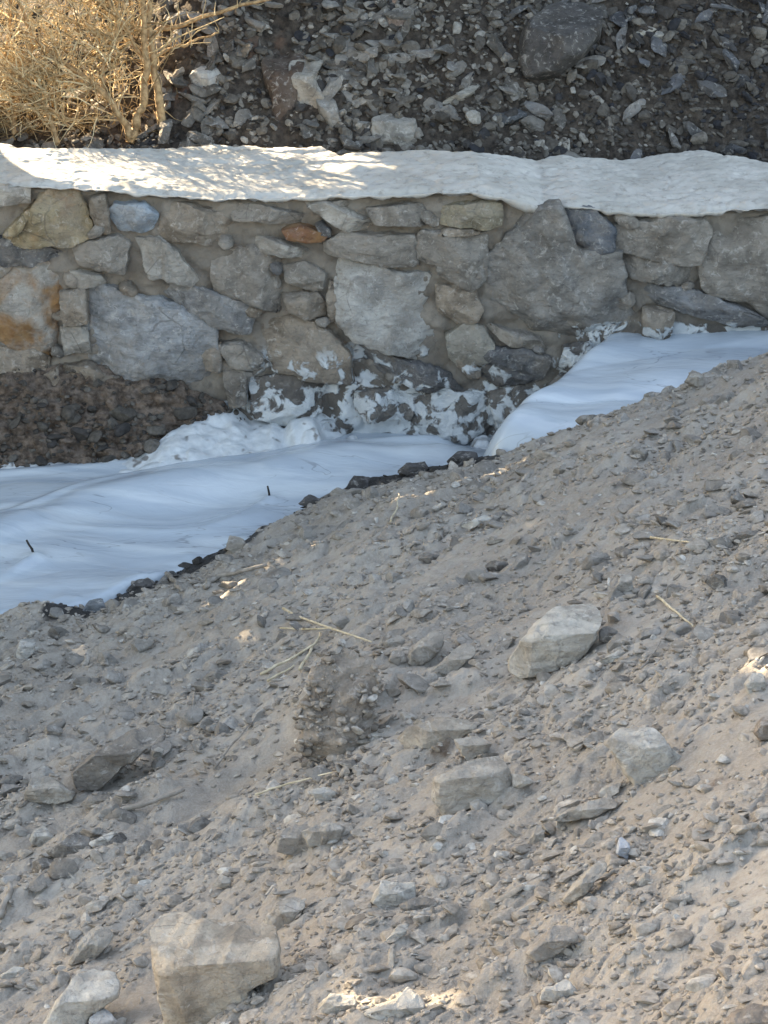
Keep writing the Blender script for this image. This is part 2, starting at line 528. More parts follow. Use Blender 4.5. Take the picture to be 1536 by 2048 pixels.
def ground_macro(x, y):
    x = np.asarray(x, float); y = np.asarray(y, float)
    z = ground_base(x, y)
    inside = sstep(-0.02, 0.25, edge_y(x) - y)
    # slumped step with a steep brown face
    dx, dy = x - H_SCARP[0], y - H_SCARP[1]
    w = np.exp(-(dy / 0.30) ** 2)
    z = z + 0.11 * sstep(-0.06, 0.12, dx + 0.25 * dy) * np.exp(-np.maximum(dx, 0) / 0.35) * w
    # smooth runnels
    for h, l, wd, dep in ((H_GULLY, 0.42, 0.085, 0.05), (H_GUL2, 0.28, 0.07, 0.04)):
        ax, ay = x - h[0], y - h[1]
        al = ax * 0.62 + ay * 0.78; ac = -ax * 0.78 + ay * 0.62
        z = z - dep * np.exp(-(al / l) ** 2 - (ac / wd) ** 2)
    z = z - 0.05 * np.exp(-((x - H_PIT[0]) / 0.05) ** 2 - ((y - H_PIT[1]) / 0.04) ** 2)
    z = z + 0.06 * np.exp(-((x - H_HUMP[0]) / 0.16) ** 2 - ((y - H_HUMP[1]) / 0.08) ** 2)
    q = np.stack([np.atleast_1d(x).ravel() * 1.0, np.atleast_1d(y).ravel() * 1.0], 1)
    s = np.stack([q @ SD * 1.6, q @ SN * 3.4], 1)
    m = fbm(s, 3, 3).reshape(np.shape(z)) * 0.045
    return z + m * inside

def smooth_zone(x, y):
    """1 where the soil is fine and smooth"""
    r = 0
    for h, l, wd in ((H_GULLY, 0.48, 0.085), (H_GUL2, 0.30, 0.07)):
        ax, ay = x - h[0], y - h[1]
        al = ax * 0.62 + ay * 0.78; ac = -ax * 0.78 + ay * 0.62
        r = np.maximum(r, np.exp(-(al / l) ** 2 - (ac / wd) ** 2))
    q = np.stack([x * 1.2 * SD[0] + y * 1.2 * SD[1], (x * SN[0] + y * SN[1]) * 3.2], 1)
    r = np.maximum(r, 0.9 * sstep(0.22, 0.55, fbm(q, 3, 91)))
    return np.clip(r, 0, 1)

def ground_full(x, y):
    z = ground_macro(x, y)
    q = np.stack([x, y], 1)
    s = np.stack([q @ SD, q @ SN * 1.5], 1)
    warp = np.stack([fbm(q * 9, 2, 41), fbm(q * 9, 2, 57)], 1)
    s = s + warp * 0.022
    rough = 1 - 0.8 * smooth_zone(x, y)
    h = 0
    for sc, amp, sd in ((5, 0.024, 11), (10, 0.014, 13), (23, 0.006, 17), (44, 0.003, 19)):
        f1, f2, rr = worley(s * sc, sd)
        keep = np.clip(rr * 2.2 - 0.85, 0, 1)
        h = h + amp * np.clip(1 - (f1 / 0.66) ** 2, 0, 1) ** 1.1 * keep * sstep(0.0, 0.16, f2 - f1)
    h = h + 0.026 * fbm(s * np.array([3.2, 6.0]), 4, 71, 0.5)
    h = h + 0.004 * ridged(s * np.array([11, 18]), 3, 73, 0.5)
    sc_ = np.exp(-((x - H_SCARP[0] - 0.05) / 0.13) ** 2 - ((y - H_SCARP[1]) / 0.22) ** 2)
    rough = rough * (1 + 0.2 * sc_) * (0.35 + 0.65 * sstep(0.0, 0.2, edge_y(x) - y))
    return z + h * rough + 0.003 * fbm(q * 45, 3, 83)

def axis_dense(lo, hi, n, outs):
    """dense between lo and hi, sparse beyond"""
    a = np.linspace(lo, hi, n)
    left = [o for o in outs if o < lo]; right = [o for o in outs if o > hi]
    return np.concatenate([left, a, right])

ca = axis_dense(-1.08, 1.08, 560, [-8, -5, -3.2, -2.4, -2.0, -1.8, -1.65, -1.5, -1.38, -1.28, -1.2, -1.15, 1.15, 1.2, 1.28, 1.38, 1.5, 1.65, 1.8, 2.0, 2.4, 3.2, 5, 8])
vv = np.linspace(0, 1, 540)
rows_y = 3.35 * (9.25 / 3.35) ** vv
rows_y = np.concatenate([[-25, -14, -8, -4, -2, -0.8, 0.2, 1.0, 1.7, 2.3, 2.7, 2.95, 3.1, 3.2, 3.28], rows_y, [9.4, 9.6, 9.8]])
scale_y = np.maximum(rows_y, 3.2) * 0.160 + 0.08
X = ca[None, :] * scale_y[:, None]; Y = np.repeat(rows_y[:, None], len(ca), 1)
x, y = X.ravel(), Y.ravel()
far = np.maximum(np.abs(np.repeat(ca[None, :], len(rows_y), 0).ravel()) - 1.25, 0) + np.maximum(3.6 - y, 0) * 0.5
z = np.where(far > 1.2, ground_base(x, y), ground_full(x, y))
bm = np.zeros(len(x))
for (px, py, rx, ry, a) in ((640, 1400, 0.06, 0.12, 0.55), (635, 1500, 0.05, 0.10, 0.6), (880, 1505, 0.05, 0.03, 0.6), (1100, 1352, 0.14, 0.03, 0.5), (1470, 1940, 0.09, 0.07, 0.35), (1430, 1570, 0.08, 0.06, 0.5), (380, 1560, 0.2, 0.1, 0.25)):
    h = hit(px, py)
    bm = np.maximum(bm, a * np.exp(-((x - h[0]) / rx) ** 2 - ((y - h[1]) / ry) ** 2))
dd = edge_y(x) - y
wet = np.where(x < 0.42, np.exp(-np.maximum(dd - 0.13, 0) / 0.08), np.exp(-np.maximum(dd + 0.02, 0) / 0.02) * 0.4)
wet = wet * sstep(-1.22, -1.08, x) * (0.55 + 0.75 * sstep(-0.25, 0.2, fbm(np.stack([x * 4, y * 4], 1), 2, 5)))
me = mesh_from("ground", np.stack([x, y, z], 1), grid_faces(len(rows_y), len(ca)), M_DIRT, True, {"brown": bm, "wet": wet})
tag(obj("ground", me), kind="structure")

# ---- milky stream
WALL_Y = 9.5
CURR = np.array([on_z(a, b, 0.02) for a, b in ((-700, 1200), (-200, 1110), (0, 1065), (150, 1010), (350, 965), (520, 940), (700, 915), (850, 900), (960, 890), (1200, 880))])
def water_h(x, y):
    q = np.stack([x, y], 1)
    lip = 0.575 + (y - 9.1) * 0.50                       # the chute runs aslant to the wall
    tz = sstep(-0.16, 0.12, x - lip + 0.02 * vnoise(q * 5, 3))
    up = 0.415 + 0.0 * x - 0.03 * np.clip(9.3 - y, -0.2, 1)
    low = 0.0
    z = low + (up - low) * tz + 0.014 * np.exp(-((x - lip - 0.13) / 0.09) ** 2)
    w = np.stack([x * 1.1 + 0.6 * fbm(q * 1.3, 2, 7), y * 3.0 - x * 0.9 + 0.8 * fbm(q * 1.6, 2, 9)], 1)
    z = z + (0.046 * fbm(w, 2, 21) + 0.020 * ridged(w * np.array([0.55, 1.0]), 2, 23)) * (1 - 0.35 * tz)
    # folds of the flow: long lines that bend with the current
    ph = (y - 0.22 * x + 0.10 * np.sin(x * 2.6 + 0.6) + 0.05 * fbm(q * 2.4, 2, 33)) * 21
    z = z + 0.0045 * np.abs(np.sin(ph * 0.5)) ** 0.6 * sstep(0.05, 0.5, vnoise(q * 1.9, 35) + 0.35)
    # folds on the chute
    ph = (y - 9.1 - 0.30 * (x - 0.5) + 0.10 * (x - 0.5) ** 2) * 17 + 2.4 * vnoise(q * np.array([1.6, 4.0]), 37)
    z = z + 0.020 * (np.abs(np.sin(ph * 0.5)) ** 0.7 - 0.5) * sstep(0.05, 0.4, tz) * (1 - 0.6 * sstep(0.6, 1.1, x - lip))
    # the main current swells along a bent line below the chute
    cx_, cy_ = CURR[:, 0], CURR[:, 1]
    dc = y - np.interp(x, cx_, cy_)
    z = z + (1 - tz) * (0.045 * np.exp(-(dc / 0.13) ** 2) + 0.012 * np.exp(-((dc - 0.16) / 0.035) ** 2)) * sstep(0.5, 0.2, x)
    # boil below the chute
    b = np.exp(-((x - 0.18) / 0.30) ** 2 - ((y - 9.08) / 0.24) ** 2)
    z = z + 0.035 * b + 0.02 * b * fbm(q * 7, 2, 39)
    # ripples where things stick out of the water, and the lumpy foot of the near bank
    for (px, py) in ((75, 1118), (540, 985)):
        h = on_z(px, py, 0.02)
        ax, ay = x - h[0], y - h[1]
        d1 = ax * 0.55 + ay * 0.83; d2 = -ax * 0.83 + ay * 0.55
        z = z + 0.018 * np.exp(-((d2) / 0.02) ** 2) * np.exp(-np.abs(d1 + 0.06) / 0.09) * sstep(0.03, -0.03, d1)
        z = z + 0.012 * np.exp(-((d1) / 0.03) ** 2 - (d2 / 0.05) ** 2)
    nb = np.exp(-np.maximum(y - edge_y(x), 0) / 0.09) * (1 - tz)
    z = z + nb * (0.014 * fbm(q * 11, 3, 43) + 0.006)
    cut = sstep(-0.02, -0.30, y - edge_y(x))
    return z - 0.75 * cut, tz

xs = axis_dense(-1.75, 1.7, 330, [-9, -5, -3.2, -2.5, -2.1, -1.9, 1.85, 2.1, 2.6, 4, 8])
ys = np.concatenate([[6.2, 6.8, 7.2], np.linspace(7.5, 9.62, 190)])
XX, YY = np.meshgrid(xs, ys)
x, y = XX.ravel(), YY.ravel()
z, tz = water_h(x, y)
mk = np.exp(-((x - 0.40) / 0.10) ** 2 - ((y - 9.3) / 0.16) ** 2) + 0.9 * np.exp(-((x - 0.60) / 0.12) ** 2 - ((y - 9.42) / 0.09) ** 2)  # water coloured darker beside the foot of the chute
me = mesh_from("stream", np.stack([x, y, z], 1), grid_faces(len(ys), len(xs)), M_MILK, True, {"murk": np.clip(mk, 0, 1)})
tag(obj("stream", me), kind="structure")

# ---- hillside of scree behind the wall
def hill_base(x, y):
    x = np.asarray(x, float); y = np.asarray(y, float)
    sl = 0.16 + 0.60 * sstep(-1.45, -0.45, x + 0.25 * (y - 10.5))
    d = y - 10.3
    z = 0.84 + sl * np.where(d > 0, d, d * 0.2)
    q = np.stack([np.atleast_1d(x).ravel(), np.atleast_1d(y).ravel()], 1)
    return z + 0.05 * fbm(q * 2.2, 3, 61).reshape(np.shape(z))

def hill_y(px, py):
    return hit(px, py, hill_base)

def hill_full(x, y):
    q = np.stack([x, y], 1)
    z = hill_base(x, y)
    for sc, amp, sd in ((12, 0.028, 111), (24, 0.018, 113), (46, 0.010, 117)):
        f1, f2, rr = worley(q * sc + fbm(q * 8, 2, 5)[:, None] * 0.3, sd)
        z = z + amp * np.sqrt(np.clip(1 - (f1 / 0.7) ** 2, 0, 1)) * np.clip(rr * 2 - 0.6, 0, 1) * sstep(0.0, 0.16, f2 - f1)
    return z

H_CLAY = [hill_y(562, 90), hill_y(562, 170), hill_y(560, 240), hill_y(575, 130)]
H_CLAY2 = [hill_y(360, 200), hill_y(345, 190), hill_y(500, 110)]
xs = axis_dense(-2.0, 1.95, 300, [-14, -9, -6, -4, -3, -2.5, -2.2, 2.2, 2.6, 3.2, 4.5, 7, 12])
ys = np.concatenate([[10.0], np.linspace(10.15, 11.9, 140), [12.1, 12.4, 12.9, 13.6, 14.5, 16, 18, 21]])
XX, YY = np.meshgrid(xs, ys); x, y = XX.ravel(), YY.ravel()
z = np.where(y > 13, hill_base(x, np.minimum(y, 14.0)), hill_full(x, y))
clay = np.zeros(len(x))
for i, h in enumerate(H_CLAY):
    clay = np.maximum(clay, 0.5 * np.exp(-((x - h[0]) / (0.045 if i < 2 else 0.03)) ** 2 - ((y - h[1]) / 0.09) ** 2))
z = z - 0.03 * clay
for h in H_CLAY2:
    clay = np.maximum(clay, 0.55 * np.exp(-((x - h[0]) / 0.09) ** 2 - ((y - h[1]) / 0.07) ** 2))
me = mesh_from("hillside", np.stack([x, y, z], 1), grid_faces(len(ys), len(xs)), M_SCREESOIL, True, {"clay": clay})
tag(obj("hillside", me), kind="structure")

# ================================================================== STONE WALL
wall = bpy.data.objects.new("stone_wall", None); COL.objects.link(wall)
wall.location = (0, WALL_Y, 0)
tag(wall, "rubble stone retaining wall set in mortar along the white stream", "wall")

CAPF = [(-600, 352), (0, 374), (60, 372), (150, 378), (250, 382), (330, 392), (420, 398), (520, 397), (600, 396), (700, 390), (800, 390), (900, 385), (960, 384), (1040, 398),
        (1090, 415), (1150, 412), (1230, 420), (1300, 426), (1380, 424), (1450, 420), (1536, 418), (2200, 440)]
CAPB = [(-600, 262), (0, 275), (90, 288), (180, 284), (260, 285), (360, 282), (440, 276), (520, 280), (640, 282), (680, 296), (740, 290), (830, 288), (920, 296), (1010, 300),
        (1100, 299), (1240, 304), (1320, 294), (1400, 287), (1450, 298), (1536, 309), (2200, 330)]
capf = np.array([on_y(a, b, 9.47) for a, b in CAPF])
def cap_top(x): return np.interp(x, capf[:, 0], capf[:, 2])
capb = np.array([on_z(a, b, 1.0) for a, b in CAPB])
capb = np.array([on_z(a, b, float(cap_top(p[0])) + 0.02) for (a, b), p in zip(CAPB, capb)])
def cap_back(x): return np.interp(x, capb[:, 0], capb[:, 1])

def splash_amount(x, z):
    """how much white liquid has splashed on the wall here"""
    q = np.stack([x * 3.0, z * 3.0], 1)
    w = sstep(-0.62, -0.45, x) * (1 - sstep(0.42, 0.62, x))
    a = w * (0.42 * sstep(0.27, 0.03, z) + 0.20 * sstep(0.50, 0.24, z))
    w2 = sstep(0.40, 0.55, x) * (1 - sstep(0.66, 0.8, x))
    a = np.maximum(a, w2 * 0.50 * sstep(0.26, 0.16, z))
    up = sstep(0.62, 0.80, x)
    a = np.maximum(a, up * 0.46 * sstep(0.50, 0.43, z))
    l = sstep(-0.9, -0.75, x) * (1 - sstep(-0.55, -0.45, x))
    a = np.maximum(a, l * 0.5 * sstep(0.16, 0.08, z))
    return a + 0.05 * fbm(q, 2, 5)

# mortar body with a rough front
xs = axis_dense(-1.7, 1.7, 340, [-9, -6, -4, -3, -2.4, -2.0, 2.0, 2.4, 3, 4, 6, 9])
zs = np.linspace(-0.5, 1, 140)
XX, TT = np.meshgrid(xs, (zs + 0.5) / 1.5)
bot = -0.5
ZZ = bot + (cap_top(XX) - 0.03 - bot) * TT
x, z = XX.ravel(), ZZ.ravel()
q = np.stack([x, z], 1)
yf = WALL_Y + 0.034 + 0.026 * fbm(q * 7, 5, 201, .6) + 0.012 * ridged(q * 20, 4, 203, .6)
f1, f2, rr = worley(q * 9, 205)
yf = yf - 0.022 * np.sqrt(np.clip(1 - (f1 / 0.6) ** 2, 0, 1)) * np.clip(rr * 2 - 0.9, 0, 1)
nr, nc = len(zs), len(xs)
front = np.stack([x, yf, z], 1)
fr = grid_faces(nr, nc)
topf = front[-nc:]
back = topf.copy(); back[:, 1] = cap_back(back[:, 0]) - 0.03
backb = back.copy(); backb[:, 2] = -0.5
V = np.concatenate([front, back, backb])
b0 = nr * nc; c = np.arange(nc - 1)
t1 = np.stack([b0 - nc + c, b0 - nc + c + 1, b0 + c + 1, b0 + c], 1)
t2 = np.stack([b0 + c, b0 + c + 1, b0 + nc + c + 1, b0 + nc + c], 1)
me = mesh_from("mortar_core", V - np.array([0, WALL_Y, 0]), np.concatenate([fr, t1, t2]), M_MORTAR, True, {"splash": splash_amount(V[:, 0], V[:, 2])})
obj("mortar_core", me, wall)

# coping: swept profile with ragged edges
xs = axis_dense(-1.7, 1.7, 460, [-9, -6, -4, -3, -2.4, -2.0, 2.0, 2.4, 3, 4, 6, 9])
qx = np.stack([xs, np.zeros_like(xs)], 1)
yfr = 9.478 + 0.018 * fbm(qx * 6, 3, 301) + 0.020 * fbm(qx * 21, 4, 303, .65)
ybk = cap_back(xs) + 0.016 * fbm(qx * 16, 4, 305)
zt = cap_top(xs)
low = 0.010 + 0.020 * sstep(-0.1, 0.5, fbm(qx * 4.2, 4, 307)) + 0.010 * fbm(qx * 20, 3, 309) + 0.04 * np.exp(-((xs - 0.60) / 0.09) ** 2)
prof = []
nt = 90
prof.append((yfr + 0.075, zt - low - 0.004))
prof.append((yfr + 0.020, zt - low))
prof.append((yfr + 0.004, zt - low * 0.7))
prof.append((yfr + 0.000, zt - low * 0.4))
prof.append((yfr + 0.004, zt - low * 0.15))
for k in range(nt):
    a = k / (nt - 1)
    yy = yfr + 0.012 + (ybk - yfr - 0.02) * a
    pq = np.stack([xs, yy], 1)
    zz = zt - 0.012 * (1 - sstep(0, 0.05, a)) * (1 + fbm(qx * 30, 2, 333)) + 0.006 * sstep(0, 0.1, a) + 0.008 * fbm(pq * 3.2, 3, 311) + 0.004 * ridged(pq * np.array([5, 12]) + 0.6 * fbm(pq * 5, 2, 3)[:, None], 5, 313, 0.6) + 0.004 * fbm(pq * 40, 3, 315)
    zz = zz - 0.006 * sstep(0.3, 0.5, fbm(pq * np.array([7, 14]), 3, 319))
    f1, f2, rr = worley(pq * 26, 317)
    zz = zz + 0.003 * np.sqrt(np.clip(1 - (f1 / 0.6) ** 2, 0, 1)) * np.clip(rr * 4 - 3, 0, 1)
    crk = np.abs(fbm(pq * np.array([3.0, 6.0]) + 7, 3, 337)); zz = zz - 0.010 * sstep(0.035, 0.0, crk) * 0.5
    if k > 0: zz = zz - 0.02 * sstep(0.93, 1.0, a)
    prof.append((yy, zz))
prof.append((ybk + 0.003, zt - 0.04)); prof.append((ybk - 0.005, zt - 0.12)); prof.append((ybk - 0.03, zt - 0.4))
V = np.concatenate([np.stack([xs, a + 0 * xs, b + 0 * xs], 1) for a, b in prof])
me = mesh_from("coping", V - np.array([0, WALL_Y, 0]), grid_faces(len(prof), len(xs)), M_CAP, True)
o = obj("coping", me, wall)
o["label"] = "whitish mortar coping along the top of the wall"


# stones of the wall: outline in photo pixels, colour, rust
GREY = (0.335, 0.305, 0.27); PALE = (0.50, 0.465, 0.415); BROWN = (0.33, 0.275, 0.22); BLUE = (0.37, 0.45, 0.53); DARK = (0.17, 0.17, 0.175)
OCHRE = (0.40, 0.32, 0.20); DKBL = (0.16, 0.18, 0.21); RED = (0.22, 0.10, 0.06)
WS = [
 ([(-20, 372), (55, 374), (58, 404), (-20, 406)], PALE, .0), ([(17, 472), (77, 402), (100, 386), (143, 386), (173, 443), (177, 463), (140, 487), (50, 483)], OCHRE, .42),
 ([(12, 462), (50, 424), (64, 422), (34, 468)], OCHRE, .45), ([(217, 427), (233, 412), (287, 410), (310, 433), (303, 457), (240, 462), (227, 447)], BLUE, .0),
 ([(183, 402), (210, 396), (217, 440), (222, 462), (200, 468), (186, 440)], BROWN, .0), ([(333, 424), (360, 415), (467, 435), (443, 497), (383, 483), (325, 474)], BROWN, .0),
 ([(277, 482), (320, 479), (353, 507), (393, 560), (377, 568), (305, 545), (287, 520)], PALE, .0), ([(147, 495), (233, 474), (255, 489), (245, 545), (200, 538), (167, 525)], GREY, .0),
 ([(-30, 540), (30, 537), (90, 519), (110, 522), (114, 573), (100, 708), (80, 700), (43, 690), (-30, 660)], PALE, .50),
 ([(125, 662), (173, 659), (176, 705), (130, 711)], PALE, .0), ([(122, 582), (170, 578), (173, 640), (130, 648)], BROWN, .0),
 ([(178, 582), (213, 583), (287, 605), (353, 623), (413, 660), (420, 682), (436, 801), (377, 801), (287, 773), (182, 727)], (0.40, 0.415, 0.43), .0),
 ([(317, 562), (353, 563), (500, 613), (497, 658), (467, 661), (427, 645), (333, 590)], (0.38, 0.38, 0.38), .0), ([(140, 543), (200, 550), (212, 568), (160, 573)], PALE, .0),
 ([(428, 522), (477, 498), (548, 502), (554, 618), (505, 603), (440, 588)], GREY, .12), ([(571, 459), (601, 450), (654, 466), (639, 478), (582, 474)], RED, .5),
 ([(462, 415), (526, 411), (631, 441), (616, 452), (563, 448), (477, 437)], GREY, .0), ([(616, 410), (654, 404), (745, 447), (741, 462), (690, 456)], PALE, .0),
 ([(737, 419), (835, 411), (852, 428), (845, 449), (756, 445)], GREY, .0), ([(658, 487), (692, 464), (749, 475), (820, 472), (830, 511), (826, 532), (760, 528), (699, 514), (662, 507)], GREY, .28),
 ([(864, 430), (896, 415), (941, 406), (998, 411), (998, 447), (964, 454), (881, 447)], (0.44, 0.39, 0.29), .1), ([(834, 487), (849, 468), (966, 475), (969, 554), (934, 569), (883, 554), (877, 528), (837, 520)], GREY, .0),
 ([(571, 536), (609, 528), (648, 550), (641, 581), (624, 581), (579, 564)], GREY, .0), ([(571, 592), (631, 589), (650, 609), (648, 630), (620, 634), (577, 613)], BROWN, .0),
 ([(684, 521), (707, 524), (760, 539), (790, 562), (852, 560), (860, 621), (886, 685), (871, 717), (820, 709), (760, 690), (709, 671), (683, 643), (679, 587)], (0.58, 0.565, 0.535), .0),
 ([(875, 577), (892, 572), (945, 585), (962, 617), (949, 637), (915, 645), (883, 621)], BROWN, .0), ([(898, 675), (934, 649), (966, 660), (984, 689), (977, 720), (926, 728), (902, 717)], (0.44, 0.41, 0.35), .05),
 ([(1047, 468), (1081, 430), (1120, 424), (1150, 495), (1228, 505), (1235, 571), (1250, 632), (1239, 664), (1145, 671), (1069, 653), (1000, 619), (981, 564), (992, 522)], (0.34, 0.325, 0.305), .0),
 ([(1116, 436), (1140, 418), (1183, 420), (1218, 454), (1226, 494), (1180, 502), (1140, 490)], DKBL, .0),
 ([(1230, 456), (1281, 447), (1326, 440), (1405, 440), (1415, 460), (1407, 485), (1396, 524), (1337, 518), (1288, 505), (1238, 500)], GREY, .06), ([(1241, 513), (1296, 513), (1396, 537), (1388, 577), (1337, 569), (1270, 558)], GREY, .0),
 ([(1258, 577), (1277, 573), (1402, 587), (1517, 634), (1520, 651), (1466, 651), (1356, 623), (1296, 604)], (0.30, 0.305, 0.315), .0),
 ([(1424, 460), (1462, 449), (1580, 452), (1580, 655), (1492, 600), (1422, 577), (1407, 541)], GREY, .0), ([(1288, 619), (1345, 626), (1336, 670), (1288, 668)], BROWN, .0),
 ([(970, 652), (1075, 674), (1088, 700), (1020, 690)], GREY, .0), ([(985, 702), (1040, 702), (1092, 717), (1078, 763), (1000, 768), (962, 750)], DARK, .0),
 ([(715, 702), (790, 717), (900, 752), (985, 792), (988, 808), (900, 790), (800, 760), (722, 730)], DARK, .0), ([(532, 642), (590, 632), (650, 667), (690, 702), (700, 758), (640, 753), (560, 740), (532, 702)], BROWN, .0),
 ([(443, 694), (488, 687), (520, 715), (509, 734), (465, 730)], GREY, .0), ([(500, 762), (600, 757), (640, 772), (635, 820), (580, 845), (520, 830)], (0.19, 0.165, 0.145), .0),
 ([(712, 787), (800, 780), (828, 802), (813, 840), (740, 838), (714, 815)], GREY, .0), ([(832, 802), (900, 787), (980, 802), (983, 850), (930, 880), (850, 862), (824, 830)], GREY, .0),
 ([(87, 750), (117, 735), (130, 792), (110, 805)], BROWN, .0), ([(-20, 682), (50, 697), (95, 717), (85, 745), (-20, 742)], BROWN, .0), ([(132, 735), (180, 732), (280, 777), (260, 790), (170, 775)], BROWN, .0),
 ([(-20, 477), (50, 484), (125, 510), (60, 530), (-20, 530)], DARK, .0), ([(497, 472), (560, 485), (645, 515), (620, 522), (560, 507), (490, 492)], PALE, .0),
 ([(660, 560), (674, 590), (672, 640), (658, 640), (655, 600)], BROWN, .0), ([(1130, 700), (1175, 690), (1190, 720), (1150, 745), (1120, 735)], DARK, .0), ([(640, 410), (690, 404), (700, 416), (660, 420)], GREY, .0),
 ([(400, 700), (440, 690), (440, 740), (415, 735)], BROWN, .0), ([(1100, 770), (1135, 735), (1165, 740), (1120, 800), (1095, 805)], DARK, .0), ([(450, 745), (490, 742), (495, 800), (460, 812)], (0.2, 0.18, 0.16), .0),
 ([(560, 850), (630, 840), (690, 858), (680, 890), (600, 895)], GREY, .0), ([(880, 470), (900, 456), (960, 460), (950, 470)], BROWN, .0), ([(985, 790), (1040, 780), (1090, 785), (1080, 850), (1000, 860)], GREY, .0),
]
# small stones and chips wedged in the joints
rr = random.Random(12)
def _inside(px, py, poly):
    c = False; n = len(poly)
    for i in range(n):
        (x1, y1), (x2, y2) = poly[i], poly[(i + 1) % n]
        if (y1 > py) != (y2 > py) and px < (x2 - x1) * (py - y1) / (y2 - y1) + x1: c = not c
    return c
polys0 = [w[0] for w in WS]; chips = []
for _ in range(5000):
    px, py = rr.uniform(-10, 1546), rr.uniform(400, 850)
    if py > 725 - 0.02 * px and px < 440: continue
    if py > 660 and px > 1150: continue
    if py < 420 + max(0, px - 1000) * 0.08: continue
    rad = rr.uniform(10, 18)
    if any(_inside(px, py, p) or min((px - a) ** 2 + (py - b) ** 2 for a, b in p) < (rad * .6) ** 2 for p in polys0): continue
    if any(abs(px - a) < (rad + q) * 4.5 and abs(py - b) < (rad + q) * 3.2 for a, b, q in chips): continue
    if rr.random() < .25: chips.append((px, py, rad * .5)); continue
    chips.append((px, py, rad))
    n = rr.randint(5, 7); th = rr.uniform(-.6, .9)
    poly = []
    for k in range(n):
        a = 6.283 * k / n; q = rad * rr.uniform(.85, 1.25)
        ex, ey = 1.35 * q * math.cos(a), .75 * q * math.sin(a)
        poly.append((px + ex * math.cos(th) - ey * math.sin(th), py + ex * math.sin(th) + ey * math.cos(th)))
    WS.append((poly, rr.choice([GREY, GREY, BROWN, BROWN, DARK]), rr.choice([0, 0, 0, .25])))
# beyond the frame the wall goes on in random rubble
rr = random.Random(5)
for side in (-1, 1):
    for col in range(5):
        for row in range(4):
            cx = (-1.62 if side < 0 else 1.66) + side * (0.17 + col * 0.31) + rr.uniform(-.03, .03)
            cz = 0.12 + row * 0.23 + rr.uniform(-.02, .02)
            n = rr.randint(6, 8)
            WS.append((("w", [(cx + 0.15 * math.cos(6.283 * k / n + .2) * rr.uniform(.8, 1.1), cz + 0.11 * math.sin(6.283 * k / n + .2) * rr.uniform(.8, 1.1)) for k in range(n)]), rr.choice([GREY, PALE, BROWN]), rr.choice([0, 0, .2])))
for i, (poly, colr, rust) in enumerate(WS):
    if poly[0] == "w":
        P = np.array([(a, WALL_Y, b) for a, b in poly[1]])
    else:
        P = np.array([on_y(a, b, WALL_Y) for a, b in poly])
    P2 = P[:, [0, 2]]
    if (np.roll(P2, -1, 0)[:, 0] * P2[:, 1] - np.roll(P2, -1, 0)[:, 1] * P2[:, 0]).sum() > 0: P2 = P2[::-1]
    c = centroid(P2)
    R = math.sqrt(np.ptp(P2[:, 0]) * np.ptp(P2[:, 1]))
    big = R > 0.17
    r = random.Random(i)
    pv, pf = outline_rock((P2 - c) *  (1.15 if R > 0.1 else 1.18), 0.055 + 0.02 * r.random(), i + 11, (5 if R > 0.42 else 4 if R > 0.10 else (3 if R > 0.06 else 2)) if abs(c[0]) < 1.62 else 2, 7.0, 0.017 if big else 0.010, 13, 6, lay=0.22)
    # local frame: X right, Y up, Z towards the stream, a little out of true
    a, b = r.uniform(-.10, .10), r.uniform(-.16, .08)
    Rm = np.array(Matrix.Rotation(a, 3, 'Y') @ Matrix.Rotation(b, 3, 'X'))
    pv = pv @ Rm.T
    W = np.stack([pv[:, 0], -pv[:, 2], pv[:, 1]], 1)
    pos = np.array([c[0], WALL_Y + (0.018 if R > 0.09 else 0.030) + r.uniform(-0.008, 0.012), c[1]])
    W2 = W + pos
    me = mesh_from("stone", W, pf, M_WALLROCK, True, {"splash": splash_amount(W2[:, 0], W2[:, 2])})
    o = obj("stone", me, wall, pos - np.array([0, WALL_Y, 0]))
    k = r.uniform(.78, 1.10)
    o.color = (colr[0] * k, colr[1] * k, colr[2] * k, rust)

# ---- washed-out earth under the wall on the left
xs = axis_dense(-1.75, -0.50, 190, [-7, -4, -3, -2.4, -2.0]); ts = np.linspace(0, 1, 110)
XX, TT = np.meshgrid(xs, ts); x, t = XX.ravel(), TT.ravel()
topz = np.interp(x, [-7, -1.15, -0.95, -0.70, -0.5], [0.30, 0.29, 0.27, 0.17, 0.02])
foot = np.interp(x, [-7, -1.2, -0.95, -0.80, -0.62, -0.5], [9.20, 9.20, 9.22, 9.27, 9.40, 9.5])
z = topz + (-0.08 - topz) * t
y = 9.52 + (foot - 9.52) * (t ** 0.85)
q = np.stack([x, y * 0.7 + z, z], 1)
n1 = fbm(q * 11, 4, 401); n2 = ridged(q * 26, 3, 403)
f1, f2, rr_ = worley(np.stack([x, t * 0.35], 1) * 22, 405)
d = 0.05 * n1 + 0.022 * n2 + 0.03 * np.sqrt(np.clip(1 - (f1 / 0.65) ** 2, 0, 1)) * np.clip(rr_ * 2 - .7, 0, 1)
y = y - d * 0.8 * sstep(0, 0.12, t); z = z + d * 0.5
me = mesh_from("earth_bank", np.stack([x, y, z], 1), grid_faces(len(ts), len(xs)), M_EARTH, True, {"clay": np.zeros(len(x))})
tag(obj("earth_bank", me), kind="structure")
bag = Bag()
r = np.random.default_rng(31)
